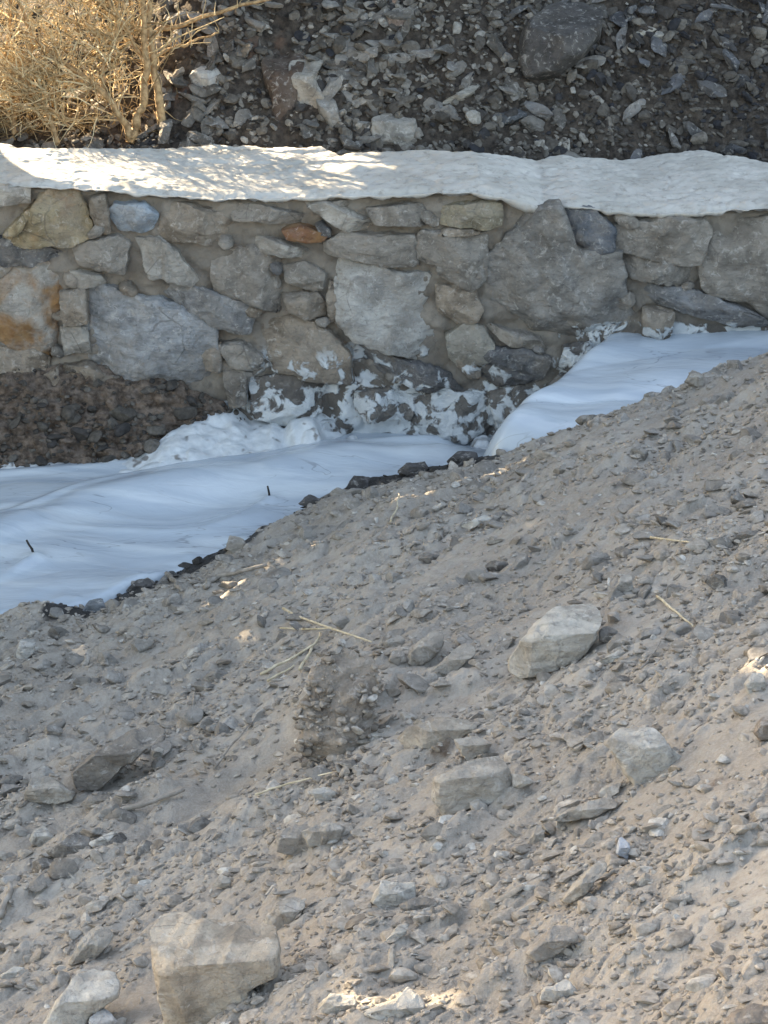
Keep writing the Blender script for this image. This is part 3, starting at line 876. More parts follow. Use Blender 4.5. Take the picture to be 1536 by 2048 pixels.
for k in range(620):
    i = r.integers(0, len(x))
    if not -1.75 < x[i] < -0.55: continue
    s = min(0.055, 0.010 * (1 - r.random()) ** -0.42)
    v, f = facet_rock(900 + k, (s, s * r.uniform(.5, .9), s * r.uniform(.35, .7)), 1, 6, 0)
    A = np.array(Matrix.Rotation(r.uniform(0, 6), 3, 'Z') @ Matrix.Rotation(r.uniform(-1, 1), 3, 'X'))
    bag.add(v @ A.T + np.array([x[i], y[i] - 0.004, z[i]]), f, r.uniform(0.15, 0.6))
o = obj("earth_crumbs", bag.mesh("earth_crumbs", M_SHARD)); tag(o, "dark crumbs and chips of the washed-out earth below the wall", "earth", kind="stuff")

# ---- foam heaped along the foot of the wall
xs = np.linspace(-1.9, 0.50, 420); ts = np.linspace(0, 1, 70)
XX, TT = np.meshgrid(xs, ts); x, t = XX.ravel(), TT.ravel()
yb = np.interp(x, [-1.9, -1.0, -0.86, -0.72, -0.5, 0.5], [9.30, 9.28, 9.33, 9.50, 9.54, 9.54])
yf = np.interp(x, [-1.9, -1.15, -0.95, -0.8, -0.55, -0.3, 0.0, 0.5], [9.14, 9.10, 9.10, 9.08, 9.14, 9.18, 9.24, 9.30])
y = yf + (yb - yf) * t
q = np.stack([x, y], 1)
amp = np.interp(x, [-1.9, -1.1, -0.95, -0.83, -0.70, -0.60, -0.53, -0.46, -0.35, -0.2, -0.12, 0.0, 0.15, 0.30, 0.4, 0.5],
                [.004, .006, .02, .07, .115, .12, .06, .06, .09, .10, .03, .0, .01, .01, .0, .0])
f1, f2, rr_ = worley(q * 13 + fbm(q * 6, 2, 3)[:, None] * .4, 505)
g1, g2, gg = worley(q * 30, 507)
z = -0.03 + amp * sstep(0.0, 0.85, t) * (0.85 + 0.5 * fbm(q * 5, 3, 501)) + (0.032 - 0.018 * sstep(-0.9, -1.05, x)) * sstep(0, .3, t) + 0.014 * np.clip(1 - (f1 / .7) ** 2, 0, 1) * rr_ * sstep(0, .3, t) + 0.004 * np.sqrt(np.clip(1 - (g1 / .6) ** 2, 0, 1)) * np.clip(gg * 2 - 1, 0, 1) * sstep(0, .3, t)
z = z - 0.10 * sstep(0.0, -0.3, fbm(q * np.array([4.2, 2.0]), 3, 509)) * sstep(-0.45, -0.35, x)
me = mesh_from("foam", np.stack([x, y, z], 1), grid_faces(len(ts), len(xs)), M_FOAM, True)
tag(obj("foam", me), "white foam heaped on rubble along the foot of the wall", "foam", kind="stuff")

# ================================================================== ROCKS ON THE NEAR BANK
def view_rock(name, poly, depth, seed, label, cat, colr, rust=0.0, surf=None, lift=0.35, mat=None, power=3.0, cuts=None, group=None, rough=None, sub=4, sink=0.2):
    """a stone whose outline is given in photo pixels; it stands on the ground behind its lower edge"""
    poly = np.array(poly, float)
    c = centroid(poly)
    hpx = np.ptp(poly[:, 1])
    g = hit(c[0], c[1] + hpx * lift, surf)
    dep = (g - CAM) @ FWD
    m = dep / F
    P2 = np.stack([(poly[:, 0] - c[0]) * m, -(poly[:, 1] - c[1]) * m], 1)
    if (P2[:, 0] * np.roll(P2, -1, 0)[:, 1] - np.roll(P2, -1, 0)[:, 0] * P2[:, 1]).sum() < 0: P2 = P2[::-1]
    R = math.sqrt(np.ptp(P2[:, 0]) * np.ptp(P2[:, 1]))
    cc = [((0, 0.86, 0.5), 0.80), ((0.1, -0.35, 0.93), 0.84)] if cuts is None else cuts
    pv, pf = outline_rock(P2, R * depth, seed, sub, power, rough or min(0.014, R * 0.075), 1.8 / max(R, 0.05), 4, cc)
    Z = -FWD
    W = pv @ np.stack([RIGHT, UP, Z])
    pos = CAM + ray(c[0], c[1]) * dep
    pos = pos + FWD * R * depth * sink
    if surf is None: pos = pos - FWD * 0.035
    me = mesh_from(name, W, pf, mat or M_ROCK, True, {"splash": np.zeros(len(W))})
    o = obj(name, me, None, pos)
    o.color = (*colr, rust)
    tag(o, label, cat, group)
    return o

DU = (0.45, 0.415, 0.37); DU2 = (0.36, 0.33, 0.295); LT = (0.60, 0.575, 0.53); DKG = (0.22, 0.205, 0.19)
NR = [
 ("rock", [(1005, 1322), (1030, 1280), (1095, 1230), (1150, 1205), (1190, 1205), (1201, 1235), (1196, 1275), (1165, 1318), (1100, 1345), (1040, 1358), (1010, 1345)], .42, "large pale flat-topped block lying on the dirt slope", (0.62, 0.58, 0.52), .06),
 ("rock", [(813, 1312), (835, 1285), (870, 1256), (887, 1265), (877, 1300), (830, 1334), (815, 1326)], .45, "pale wedge-shaped stone uphill of the brown slumped hollow", DU, 0),
 ("rock", [(858, 1345), (900, 1308), (935, 1278), (947, 1300), (912, 1342), (870, 1360)], .4, "rounded dusty stone between the pale wedge and the flat-topped block", DU, 0),
 ("rock", [(795, 1477), (820, 1452), (870, 1437), (930, 1440), (955, 1452), (918, 1472), (905, 1492), (850, 1492), (815, 1497)], .4, "beige overhanging stone above a small brown cavity", (0.43, 0.385, 0.33), 0),
 ("rock", [(910, 1477), (955, 1470), (982, 1485), (976, 1500), (935, 1522), (918, 1502)], .4, "small dusty stone beside the brown cavity", DU, 0),
 ("rock", [(858, 1552), (930, 1522), (1000, 1505), (1030, 1560), (1020, 1612), (960, 1602), (885, 1630), (860, 1590)], .3, "broad dust-covered stone half buried below the brown cavity", DU, 0),
 ("rock", [(1208, 1487), (1240, 1455), (1300, 1455), (1330, 1482), (1370, 1512), (1330, 1547), (1270, 1567), (1250, 1540), (1230, 1502)], .3, "layered slab with pale ribs bedded in the slope", (0.55, 0.52, 0.475), 0),
 ("rock", [(1098, 1637), (1140, 1612), (1220, 1588), (1237, 1605), (1190, 1627), (1130, 1642)], .4, "long thin stone below the layered slab, shadowed underneath", DU, 0),
 ("rock", [(145, 1567), (138, 1545), (200, 1490), (270, 1455), (320, 1438), (332, 1460), (270, 1522), (200, 1577), (160, 1580)], .4, "long dark ridge-shaped rock lying aslant on the slope", (0.25, 0.225, 0.20), 0),
 ("rock", [(48, 1602), (65, 1555), (100, 1550), (150, 1582), (146, 1597), (100, 1607)], .4, "flat dusty stone against the low end of the ridge-shaped rock", DU, 0),
 ("rock", [(163, 1607), (185, 1590), (226, 1587), (230, 1606), (195, 1617)], .4, "small oval stone by the bare stick", DU2, 0),
 ("rock", [(63, 1677), (85, 1643), (118, 1685), (80, 1692)], .35, "pale pointed stone standing in the runnel", LT, 0),
 ("rock", [(98, 1702), (150, 1665), (182, 1670), (187, 1692), (140, 1717)], .45, "dark pitted stone beside the pale pointed stones", DKG, 0),
 ("rock", [(178, 1682), (237, 1655), (222, 1682), (190, 1692)], .35, "pale dart-shaped stone beside the dark pitted stone", LT, 0),
 ("boulder", [(303, 1857), (318, 1825), (355, 1821), (400, 1848), (470, 1845), (545, 1850), (557, 1900), (550, 1942), (495, 1970), (482, 2040), (478, 2095), (345, 2095), (330, 2000), (312, 1930)], .4, "big upright ochre and grey boulder with rust streaks", (0.52, 0.45, 0.37), .26),
 ("rock", [(90, 2062), (120, 2000), (165, 1945), (190, 1923), (237, 1945), (236, 1987), (190, 2022), (150, 2075), (105, 2085)], .4, "long pale slab leaning beside the ochre boulder", (0.62, 0.595, 0.55), 0),
 ("rock", [(138, 1927), (170, 1870), (202, 1843), (228, 1870), (190, 1918)], .35, "thin pale slab uphill of the long leaning slab", DU, 0),
 ("rock", [(183, 2030), (210, 2008), (238, 2036), (232, 2070), (183, 2070)], .4, "bluish white block beside the long leaning slab", (0.55, 0.57, 0.59), 0),
 ("rock", [(3, 1947), (30, 1929), (52, 1931), (46, 1947), (10, 1955)], .4, "pale oval stone on smooth dirt", LT, 0),
 ("rock", [(740, 1800), (765, 1760), (830, 1762), (834, 1790), (797, 1808), (790, 1822), (760, 1815)], .45, "pale square-faced stone with a broken front", LT, 0),
 ("rock", [(795, 1806), (835, 1790), (872, 1795), (865, 1815), (815, 1828)], .4, "dark stone tucked under the square-faced stone", DKG, 0),
 ("rock", [(768, 1877), (800, 1845), (817, 1838), (811, 1862), (780, 1882)], .35, "pale chip on smooth dirt below the square-faced stone", LT, 0),
 ("rock", [(1055, 1897), (1110, 1845), (1142, 1853), (1152, 1872), (1100, 1910), (1070, 1912)], .4, "split stone, pale on top and brown below", (0.36, 0.33, 0.30), 0.05),
 ("rock", [(1123, 1797), (1150, 1763), (1205, 1708), (1217, 1724), (1172, 1777), (1135, 1807)], .45, "long finger-shaped stone pointing up the slope", DU, 0),
 ("rock", [(1078, 1992), (1085, 1970), (1130, 1953), (1152, 1980), (1120, 2002)], .35, "pale blunt stone low on the slope below the split stone", LT, 0),
 ("rock", [(1230, 1702), (1240, 1666), (1257, 1690), (1252, 1714)], .5, "bluish grey chip standing above the finger-shaped stone", (0.42, 0.45, 0.50), 0),
 ("rock", [(1328, 1792), (1375, 1781), (1382, 1795), (1345, 1809)], .45, "small flat-bottomed stone with dark shadow beneath", DU, 0),
 ("rock", [(748, 1292), (800, 1268), (812, 1280), (797, 1297)], .4, "thin flat stone resting at the top of the brown hollow", DU, 0),
 ("rock", [(777, 1320), (783, 1300), (806, 1300), (812, 1320), (795, 1332)], .5, "small round stone next to the pale wedge-shaped stone", DU2, 0),
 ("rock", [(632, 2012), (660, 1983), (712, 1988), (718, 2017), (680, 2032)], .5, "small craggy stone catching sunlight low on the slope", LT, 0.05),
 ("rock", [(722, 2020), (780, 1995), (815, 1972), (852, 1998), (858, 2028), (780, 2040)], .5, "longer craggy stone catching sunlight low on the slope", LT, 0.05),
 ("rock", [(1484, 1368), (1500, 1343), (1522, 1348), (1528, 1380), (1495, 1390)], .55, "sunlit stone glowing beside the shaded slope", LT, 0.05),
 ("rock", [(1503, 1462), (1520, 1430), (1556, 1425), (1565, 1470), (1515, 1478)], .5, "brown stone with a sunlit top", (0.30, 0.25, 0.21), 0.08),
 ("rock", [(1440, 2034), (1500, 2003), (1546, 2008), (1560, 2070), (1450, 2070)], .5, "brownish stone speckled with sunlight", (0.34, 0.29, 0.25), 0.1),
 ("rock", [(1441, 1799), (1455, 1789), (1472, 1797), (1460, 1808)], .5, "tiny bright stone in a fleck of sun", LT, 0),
 ("rock", [(622, 1578), (650, 1570), (676, 1582), (655, 1602), (633, 1607)], .4, "whitish chip at the lower edge of the brown hollow", LT, 0),
 ("clod", [(555, 1700), (553, 1670), (575, 1648), (640, 1650), (648, 1692), (590, 1707)], .5, "crumbly clod of earth below the brown hollow", DU2, 0),
 ("rock", [(428, 1767), (440, 1748), (462, 1754), (462, 1777)], .5, "small cubic stone with a dark shadow", DU, 0),
 ("rock", [(30, 1312), (45, 1280), (76, 1274), (71, 1302), (50, 1322)], .4, "pale triangular stone just above the stream edge", (0.52, 0.51, 0.49), 0),
 ("clod", [(452, 1097), (460, 1070), (487, 1078), (494, 1102), (470, 1108)], .5, "dry clod standing at the edge of the wet mud", DU, 0),
 ("rock", [(1366, 765), (1385, 738), (1406, 753), (1404, 777)], .5, "pointed stone on the crest of the bank beside the chute", DU, 0),
 ("rock", [(915, 1054), (970, 1028), (984, 1034), (940, 1058)], .35, "pale sliver lying high on the slope", LT, 0),
 ("rock", [(1193, 1322), (1240, 1295), (1253, 1304), (1213, 1328)], .35, "pale sliver beside the large flat-topped block", LT, 0),
 ("rock", [(1210, 1287), (1235, 1265), (1252, 1275), (1238, 1300), (1215, 1307)], .5, "round lump beside the large flat-topped block", DU2, 0),
 ("rock", [(1195, 1262), (1215, 1250), (1232, 1262), (1215, 1285), (1197, 1280)], .5, "dark round stone touching the large flat-topped block", DKG, 0),
 ("rock", [(1226, 1178), (1245, 1142), (1262, 1150), (1265, 1180), (1240, 1190)], .4, "pale upright stone above the large flat-topped block", DU, 0),
 ("rock", [(600, 1660), (640, 1640), (690, 1650), (680, 1680), (620, 1690)], .35, "flat dusty stone below the whitish chip", DU, 0),
 ("rock", [(520, 1850), (560, 1800), (600, 1785), (606, 1810), (560, 1860)], .35, "pale angular stone uphill of the ochre boulder", DU, 0),
 ("rock", [(1050, 1690), (1075, 1640), (1090, 1640), (1085, 1690)], .4, "upright splinter of stone below the half-buried stone", DU, 0),
 ("rock", [(305, 1500), (318, 1490), (330, 1497), (325, 1512), (308, 1512)], .5, "small white pebble at the high end of the ridge-shaped rock", LT, 0),
]
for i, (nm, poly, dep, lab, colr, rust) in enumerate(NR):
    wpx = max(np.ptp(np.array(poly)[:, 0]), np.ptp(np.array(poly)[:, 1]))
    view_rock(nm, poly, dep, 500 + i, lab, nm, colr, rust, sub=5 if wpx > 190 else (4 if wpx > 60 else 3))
clod = view_rock("clod", [(600, 1545), (592, 1420), (622, 1335), (690, 1292), (752, 1318), (765, 1400), (735, 1490), (668, 1560)], .20, 1777, "large raised clod of gravelly brown-grey earth on the slope", "clod", (0.30, 0.255, 0.215), 0.0, sub=5, power=2.2, rough=0.030, cuts=[], sink=1.0)
cv = np.array([v.co for v in clod.data.vertices]); cr = np.random.default_rng(321)
cv = cv[(cv @ FWD) < np.quantile(cv @ FWD, .55)]
cb = Bag()
for k in range(260):
    s_ = min(.020, .0058 * (1 - cr.random()) ** -.5)
    v, f = facet_rock(2300 + k % 24, (s_, s_ * cr.uniform(.5, .85), s_ * cr.uniform(.35, .65)), 1 if s_ > .009 else 0, 6, 0)
    A = np.array(Matrix.Rotation(cr.uniform(0, 6), 3, 'Z') @ Matrix.Rotation(cr.uniform(-.9, .9), 3, 'X'))
    cb.add(v @ A.T + cv[cr.integers(0, len(cv))] - FWD * s_ * .25, f, float(np.clip(cr.normal(.42, .2), 0, 1)))
o = obj("pebbles", cb.mesh("pebbles", M_PEBBLE), clod); o["kind"] = "stuff"
WET = [([(628, 988), (650, 960), (686, 963), (692, 985), (650, 1002)], "large wet dark stone at the stream edge"), ([(690, 978), (708, 950), (742, 953), (738, 977)], "wet stone behind the large wet stone at the stream edge"),
       ([(598, 1008), (620, 990), (646, 1000), (625, 1017)], "small wet stone in front of the large wet stone at the stream edge"), ([(790, 945), (815, 925), (850, 922), (860, 940), (820, 952)], "wet dark stone at the stream edge under the boil"),
       ([(250, 1182), (275, 1160), (300, 1158), (310, 1175), (280, 1190)], "wet pebble in the dark mud by the stream"), ([(165, 1222), (180, 1200), (205, 1195), (215, 1215), (190, 1230)], "wet bluish stone at the stream edge by the dry hump"),
       ([(345, 1125), (365, 1105), (400, 1100), (405, 1118), (370, 1132)], "wet flat stone in the dark mud by the stream"), ([(890, 925), (915, 905), (950, 905), (955, 920), (915, 935)], "wet flat stone at the stream edge below the chute")]
for i, (poly, lab) in enumerate(WET):
    view_rock("wet_stone", poly, .5, 700 + i, lab, "stone", (0.12, 0.115, 0.115) if i != 5 else (0.26, 0.28, 0.30), 0, mat=M_WETROCK, sub=3, lift=0.3)

# ---- loose stones: shared prototypes
PROTO = []
for k in range(14):
    r = np.random.default_rng(60 + k)
    v, f = facet_rock(60 + k, (1.0, r.uniform(.5, .85), r.uniform(.28, .55)), 3 if k < 7 else 2, 11, 0.09, .4, .85)
    PROTO.append((v, f))
PMESH = [mesh_from("loose_stone", v, f, M_ROCK, k < 7) for k, (v, f) in enumerate(PROTO)]
SMALL = [facet_rock(160 + k, (1.0, np.random.default_rng(k).uniform(.42, .8), np.random.default_rng(k + 50).uniform(.22, .5)), 1, 9, 0, .4, .85) for k in range(12)]
TINY = [facet_rock(260 + k, (1.0, .5 + .06 * k, .25 + .06 * k), 0, 5, 0, .45, .9) for k in range(6)]

def ground_normal(x, y, fn):
    e = 0.03
    dx = (fn(np.array([x + e]), np.array([y]))[0] - fn(np.array([x - e]), np.array([y]))[0]) / (2 * e)
    dy = (fn(np.array([x]), np.array([y + e]))[0] - fn(np.array([x]), np.array([y - e]))[0]) / (2 * e)
    return unit([-dx, -dy, 1])

def frame(n, yaw, tilt, r):
    n = unit(n + np.array([r.normal(), r.normal(), 0]) * tilt)
    a = np.array([math.cos(yaw), math.sin(yaw), 0]); a = unit(a - n * (a @ n)); b = np.cross(n, a)
    return np.stack([a, b, n], 1)

LMARK = [(w, hit(a, b)) for w, a, b in (("large flat-topped block", 1100, 1300), ("brown slumped hollow", 650, 1430), ("layered slab", 1290, 1510), ("ridge-shaped rock", 230, 1520), ("ochre boulder", 430, 1930),
         ("finger-shaped stone", 1170, 1760), ("square-faced stone", 790, 1790), ("crest of the bank", 1400, 860), ("curved root", 450, 1190), ("edge of the white stream", 800, 980), ("half-buried broad stone", 940, 1570), ("split brown stone", 1100, 1890))]
r = np.random.default_rng(88)
N = 32000
py_ = 3.4 * (9.15 / 3.4) ** (r.random(N) ** 0.8)
px_ = r.uniform(-1.18, 1.18, N) * (py_ * 0.160 + 0.08)
ok = (edge_y(px_) - py_) > 0.02
px_, py_ = px_[ok], py_[ok]
keep = r.random(len(px_)) > 0.75 * smooth_zone(px_, py_)
dens = fbm(np.stack([px_ * 2.2, py_ * 3.3], 1), 3, 777)
keep &= r.random(len(px_)) < 0.45 + 1.2 * sstep(-0.3, 0.4, dens)
px_, py_ = px_[keep], py_[keep]
pz_ = ground_full(px_, py_)
size = 0.0068 * (1 - r.random(len(px_))) ** (-0.45)
size = np.minimum(size, 0.042) * (0.62 + 0.06 * py_)
n_main = len(px_)
ex = np.array([hit(a, b) for a, b in zip(r.uniform(590, 770, 340), r.uniform(1300, 1580, 340))])
px_ = np.concatenate([px_, ex[:, 0]]); py_ = np.concatenate([py_, ex[:, 1]]); pz_ = np.concatenate([pz_, ground_full(ex[:, 0], ex[:, 1])])
size = np.concatenate([size, r.uniform(.009, .022, 340)])
order = np.argsort(-size)
yaw0 = math.atan2(SD[1], SD[0])
bag = Bag(); wetbag = Bag()
gn = unit([0.0, 0.2, 1.0])
for rank, i in enumerate(order):
    s = size[i]
    Rm = frame(gn, yaw0 + r.normal() * 0.8, 0.35, r)
    c = np.array([px_[i], py_[i], pz_[i] + s * 0.12])
    if rank < 260:
        k = int(r.integers(0, 14))
        o = obj("loose_stone", PMESH[k])
        M = Matrix((Rm * s * 1.15).tolist()).to_4x4(); M.translation = c.tolist()
        o.matrix_world = M
        g = r.uniform(.22, .40) if r.random() < .85 else r.uniform(.42, .5)
        o.color = (g, g * .94, g * .87, 0)
        tone_w = "pale" if g > .36 else ("grey-brown" if g > .28 else "dark")
        lm = min(LMARK, key=lambda m: (m[1][0] - c[0]) ** 2 + (m[1][1] - c[1]) ** 2)[0]
        size_w = "fist-sized" if rank < 60 else "small"
        tag(o, f"{size_w} {tone_w} stone lying loose on the dirt slope near the {lm}", "stone", "loose stones on the dirt slope")
    else:
        v, f = SMALL[int(r.integers(0, 12))] if s > 0.0145 else TINY[int(r.integers(0, 6))]
        tb = wetbag if (c[0] < 0.42 and c[0] > -1.12 and edge_y(c[0]) - c[1] < 0.11 + 0.08 * math.sin(c[0] * 9.0 + 1.0) + r.uniform(0, .06)) else bag
        tb.add((v * s) @ Rm.T + c, f, float(np.clip(r.normal(.56, .18) if i < n_main else r.normal(.22, .15), 0, 1)))
M_WETGRAVEL = make_toned("wet_gravel", [(0.0, c4(0.03, 0.029, 0.029)), (0.35, c4(0.055, 0.052, 0.05)), (0.75, c4(0.09, 0.085, 0.082)), (1.0, c4(0.2, 0.2, 0.2))])
o = obj("wet_gravel", wetbag.mesh("wet_gravel", M_WETGRAVEL)); tag(o, "dark wet gravel along the edge of the white stream", "gravel", kind="stuff")
o = obj("gravel", bag.mesh("gravel", M_PEBBLE)); tag(o, "fine gravel and chips strewn over the dirt slope", "gravel", kind="stuff")

# ================================================================== SCREE
SR = [
 ("boulder", [(1030, 130), (1050, 60), (1095, 8), (1160, 0), (1208, 25), (1202, 78), (1165, 122), (1110, 160), (1045, 168)], .75, "dark boulder with white crusts jutting from the scree", (0.10, 0.095, 0.095), .0),
 ("rock", [(518, 62), (560, 34), (604, 66), (608, 130), (598, 200), (606, 292), (536, 292), (540, 200), (520, 130)], .45, "reddish brown earthy mass between the shrub and the tall pale slab", (0.115, 0.083, 0.067), .0),
 ("rock", [(378, 152), (400, 130), (432, 127), (452, 166), (410, 187), (385, 172)], .4, "pale angular stone on the scree beside the dry shrub", (0.46, 0.45, 0.43), .0),
 ("rock", [(578, 112), (602, 98), (642, 120), (630, 160), (650, 200), (627, 238), (585, 227), (576, 170)], .35, "tall pale layered slab beside the clay gouge in the scree", (0.40, 0.37, 0.33), .0),
 ("rock", [(630, 167), (665, 190), (688, 262), (665, 264), (640, 227)], .35, "leaning grey splinter beside the tall pale slab", (0.30, 0.285, 0.265), .0),
 ("rock", [(738, 295), (743, 237), (780, 220), (832, 237), (834, 295)], .4, "pale blocky stone behind the wall coping", (0.36, 0.34, 0.31), .0),
 ("rock", [(968, 240), (1000, 225), (1047, 213), (1053, 235), (1000, 257), (975, 262)], .4, "dark bluish slab lying below the crusted boulder", (0.10, 0.108, 0.12), .0),
 ("rock", [(883, 207), (940, 170), (957, 163), (947, 186), (905, 214)], .4, "long pale splinter lying on the scree", (0.38, 0.36, 0.32), .0),
 ("rock", [(1258, 72), (1300, 48), (1312, 60), (1275, 87)], .4, "pale beige stone in the bluish scree", (0.42, 0.39, 0.34), .0),
 ("rock", [(1300, 80), (1318, 55), (1330, 62), (1318, 100)], .4, "curved pale stone next to the beige stone in the scree", (0.38, 0.36, 0.32), .0),
 ("rock", [(750, -5), (795, -5), (798, 20), (765, 27)], .4, "reddish stone high on the scree", (0.36, 0.24, 0.18), .05),
 ("rock", [(770, 40), (785, 15), (815, 15), (818, 60), (800, 80), (780, 70)], .4, "reddish grey slab below the reddish stone on the scree", (0.30, 0.235, 0.20), .0),
 ("rock", [(995, 45), (1040, 10), (1065, 5), (1030, 38), (1005, 52)], .4, "thin dark slab beside the crusted boulder", (0.11, 0.11, 0.115), .0),
 ("rock", [(605, 120), (640, 115), (630, 140), (610, 142)], .4, "small pale chip beside the top of the tall slab", (0.40, 0.38, 0.35), 0),
 ("rock", [(640, 140), (700, 135), (720, 147), (660, 155)], .4, "flat pale sliver lying beside the tall slab", (0.40, 0.38, 0.35), 0),
 ("rock", [(670, 165), (700, 155), (715, 170), (690, 190), (672, 185)], .4, "pale diamond-shaped stone on the scree", (0.42, 0.40, 0.37), 0),
 ("rock", [(700, 25), (735, 22), (752, 40), (725, 48)], .4, "pale flat stone high on the scree", (0.42, 0.40, 0.37), 0),
 ("rock", [(872, 88), (880, 75), (898, 80), (895, 98)], .4, "small square pale stone in grey scree", (0.45, 0.43, 0.40), 0),
 ("rock", [(818, 55), (828, 43), (842, 50), (838, 66), (824, 68)], .4, "small round pale stone in grey scree", (0.42, 0.40, 0.37), 0),
 ("rock", [(460, 100), (470, 92), (482, 98), (476, 108)], .4, "small round white stone near the shrub branches", (0.45, 0.42, 0.38), 0),
]
for i, (nm, poly, dep, lab, colr, rust) in enumerate(SR):
    wpx = np.ptp(np.array(poly)[:, 0])
    o = view_rock(nm, poly, dep, 800 + i, lab, nm, colr, rust, surf=hill_base, mat=M_SCREEROCK, sub=4 if wpx > 50 else 3, lift=0.2, cuts=[((0, .8, .6), .82)], sink=0.1 if i != 1 else 0.75, rough=None if i != 1 else 0.022)
SMESH = []
SPROTO = []
for k in range(14):
    r2 = np.random.default_rng(1000 + k)
    v, f = facet_rock(1000 + k, (1.0, r2.uniform(.4, .75), r2.uniform(.16, .38)), 2, 13, 0.10, .35, .8)
    SPROTO.append((v, f)); SMESH.append(mesh_from("scree_stone", v, f, M_SCREEROCK, False))
SSM = [facet_rock(1100 + k, (1.0, np.random.default_rng(k).uniform(.4, .85), np.random.default_rng(k + 9).uniform(.2, .5)), 1, 9, 0, .35, .8) for k in range(12)]
STINY = [facet_rock(1300 + k, (1.0, np.random.default_rng(k).uniform(.4, .8), np.random.default_rng(k + 9).uniform(.2, .45)), 0, 3, 0, .4, .8) for k in range(8)]
r = np.random.default_rng(99)
SMARK = [(w, hill_y(a, b)) for w, a, b in (("dry shrub", 250, 150), ("angular stone by the shrub", 415, 155), ("clay gouge", 560, 170), ("tall pale slab", 660, 180), ("pale blocky stone", 790, 250),
         ("crusted dark boulder", 1120, 80), ("dark bluish slab", 1010, 240), ("pale beige stone", 1290, 70), ("wall coping", 1350, 260), ("reddish stone", 780, 20))]
N = 12000
sx = r.uniform(-2.1, 2.05, N); sy = 10.22 + 1.35 * r.random(N)
sz = hill_full(sx, sy)
cl = np.zeros(N)
for h in H_CLAY: cl = np.maximum(cl, np.exp(-((sx - h[0]) / 0.055) ** 2 - ((sy - h[1]) / 0.10) ** 2))
ok = r.random(N) > cl * 1.3
ok &= r.random(N) < np.where(sx < -0.8, 0.45, 1.0)
sx, sy, sz = sx[ok], sy[ok], sz[ok]
size = 0.0145 * (1 - r.random(len(sx))) ** (-0.40)
patch = sstep(-0.1, 0.5, fbm(np.stack([sx * 2.4, sy * 2.4], 1), 2, 303)) + 1.3 * np.exp(-((sx + 0.08) / 0.25) ** 2)
size = np.minimum(size * (0.75 + 0.45 * patch) * np.where(sx > 0.4, 1.12, 1.0), 0.068)
order = np.argsort(-size)
bag = Bag()
for rank, i in enumerate(order):
    s = size[i]
    n = unit([0.15, -0.62, 1.0])
    Rm = frame(n, r.uniform(0, 6.28), 0.5, r)
    c = np.array([sx[i], sy[i], sz[i] + s * 0.2])
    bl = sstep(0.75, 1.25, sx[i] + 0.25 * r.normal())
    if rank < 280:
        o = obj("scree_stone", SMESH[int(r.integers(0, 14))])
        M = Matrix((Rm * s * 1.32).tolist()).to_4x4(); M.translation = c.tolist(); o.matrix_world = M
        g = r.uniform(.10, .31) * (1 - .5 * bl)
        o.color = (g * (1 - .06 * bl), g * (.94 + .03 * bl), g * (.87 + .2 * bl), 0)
        tone_w = "bluish dark" if bl > .5 else ("pale" if g > .24 else ("grey" if g > .16 else "dark brown"))
        lm = min(SMARK, key=lambda m: (m[1][0] - c[0]) ** 2 + (m[1][1] - c[1]) ** 2)[0]
        tag(o, f"{tone_w} angular shard lying on the scree near the {lm}", "stone", "shards of the scree behind the wall")
    else:
        v, f = SSM[int(r.integers(0, 12))] if s > 0.021 else STINY[int(r.integers(0, 8))]
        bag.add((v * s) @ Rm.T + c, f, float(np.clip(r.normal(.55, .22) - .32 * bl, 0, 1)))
o = obj("scree", bag.mesh("scree", M_SHARD)); tag(o, "fine angular rubble covering the slope behind the wall", "scree", kind="stuff")

# ================================================================== DRY SHRUB
shrub = bpy.data.objects.new("dry_shrub", None); COL.objects.link(shrub)
sb = on_y(285, 262, 10.5)
shrub.location = sb
tag(shrub, "tangled dry golden shrub in sunlight behind the wall", "shrub")
def limb(name, pts, r0, r1, y0, y1, seed, wig=0.010, ns=7):
    pts = np.array(pts, float); n = len(pts)
    t = np.linspace(0, n - 1, max(10, n * 6))
    P = np.stack([np.interp(t, np.arange(n), pts[:, k]) for k in (0, 1)], 1)
    # soften corners
    for _ in range(3): P[1:-1] = (P[:-2] + 2 * P[1:-1] + P[2:]) / 4
    ys = np.linspace(y0, y1, len(P))
    W = np.array([on_y(a, b, yy) for (a, b), yy in zip(P, ys)])
    q = np.stack([np.arange(len(W)) * 0.4, np.full(len(W), seed * 1.3)], 1)
    W = W + wig * np.stack([vnoise(q, seed), vnoise(q, seed + 1), vnoise(q, seed + 2)], 1)
    v, f = tube(W, np.linspace(r0, r1, len(W)) * (1 + 0.12 * vnoise(q * 2.5, seed + 3)), ns)
    me = mesh_from(name, v - sb, f, M_BARK, True)
    obj(name, me, shrub)
    return W
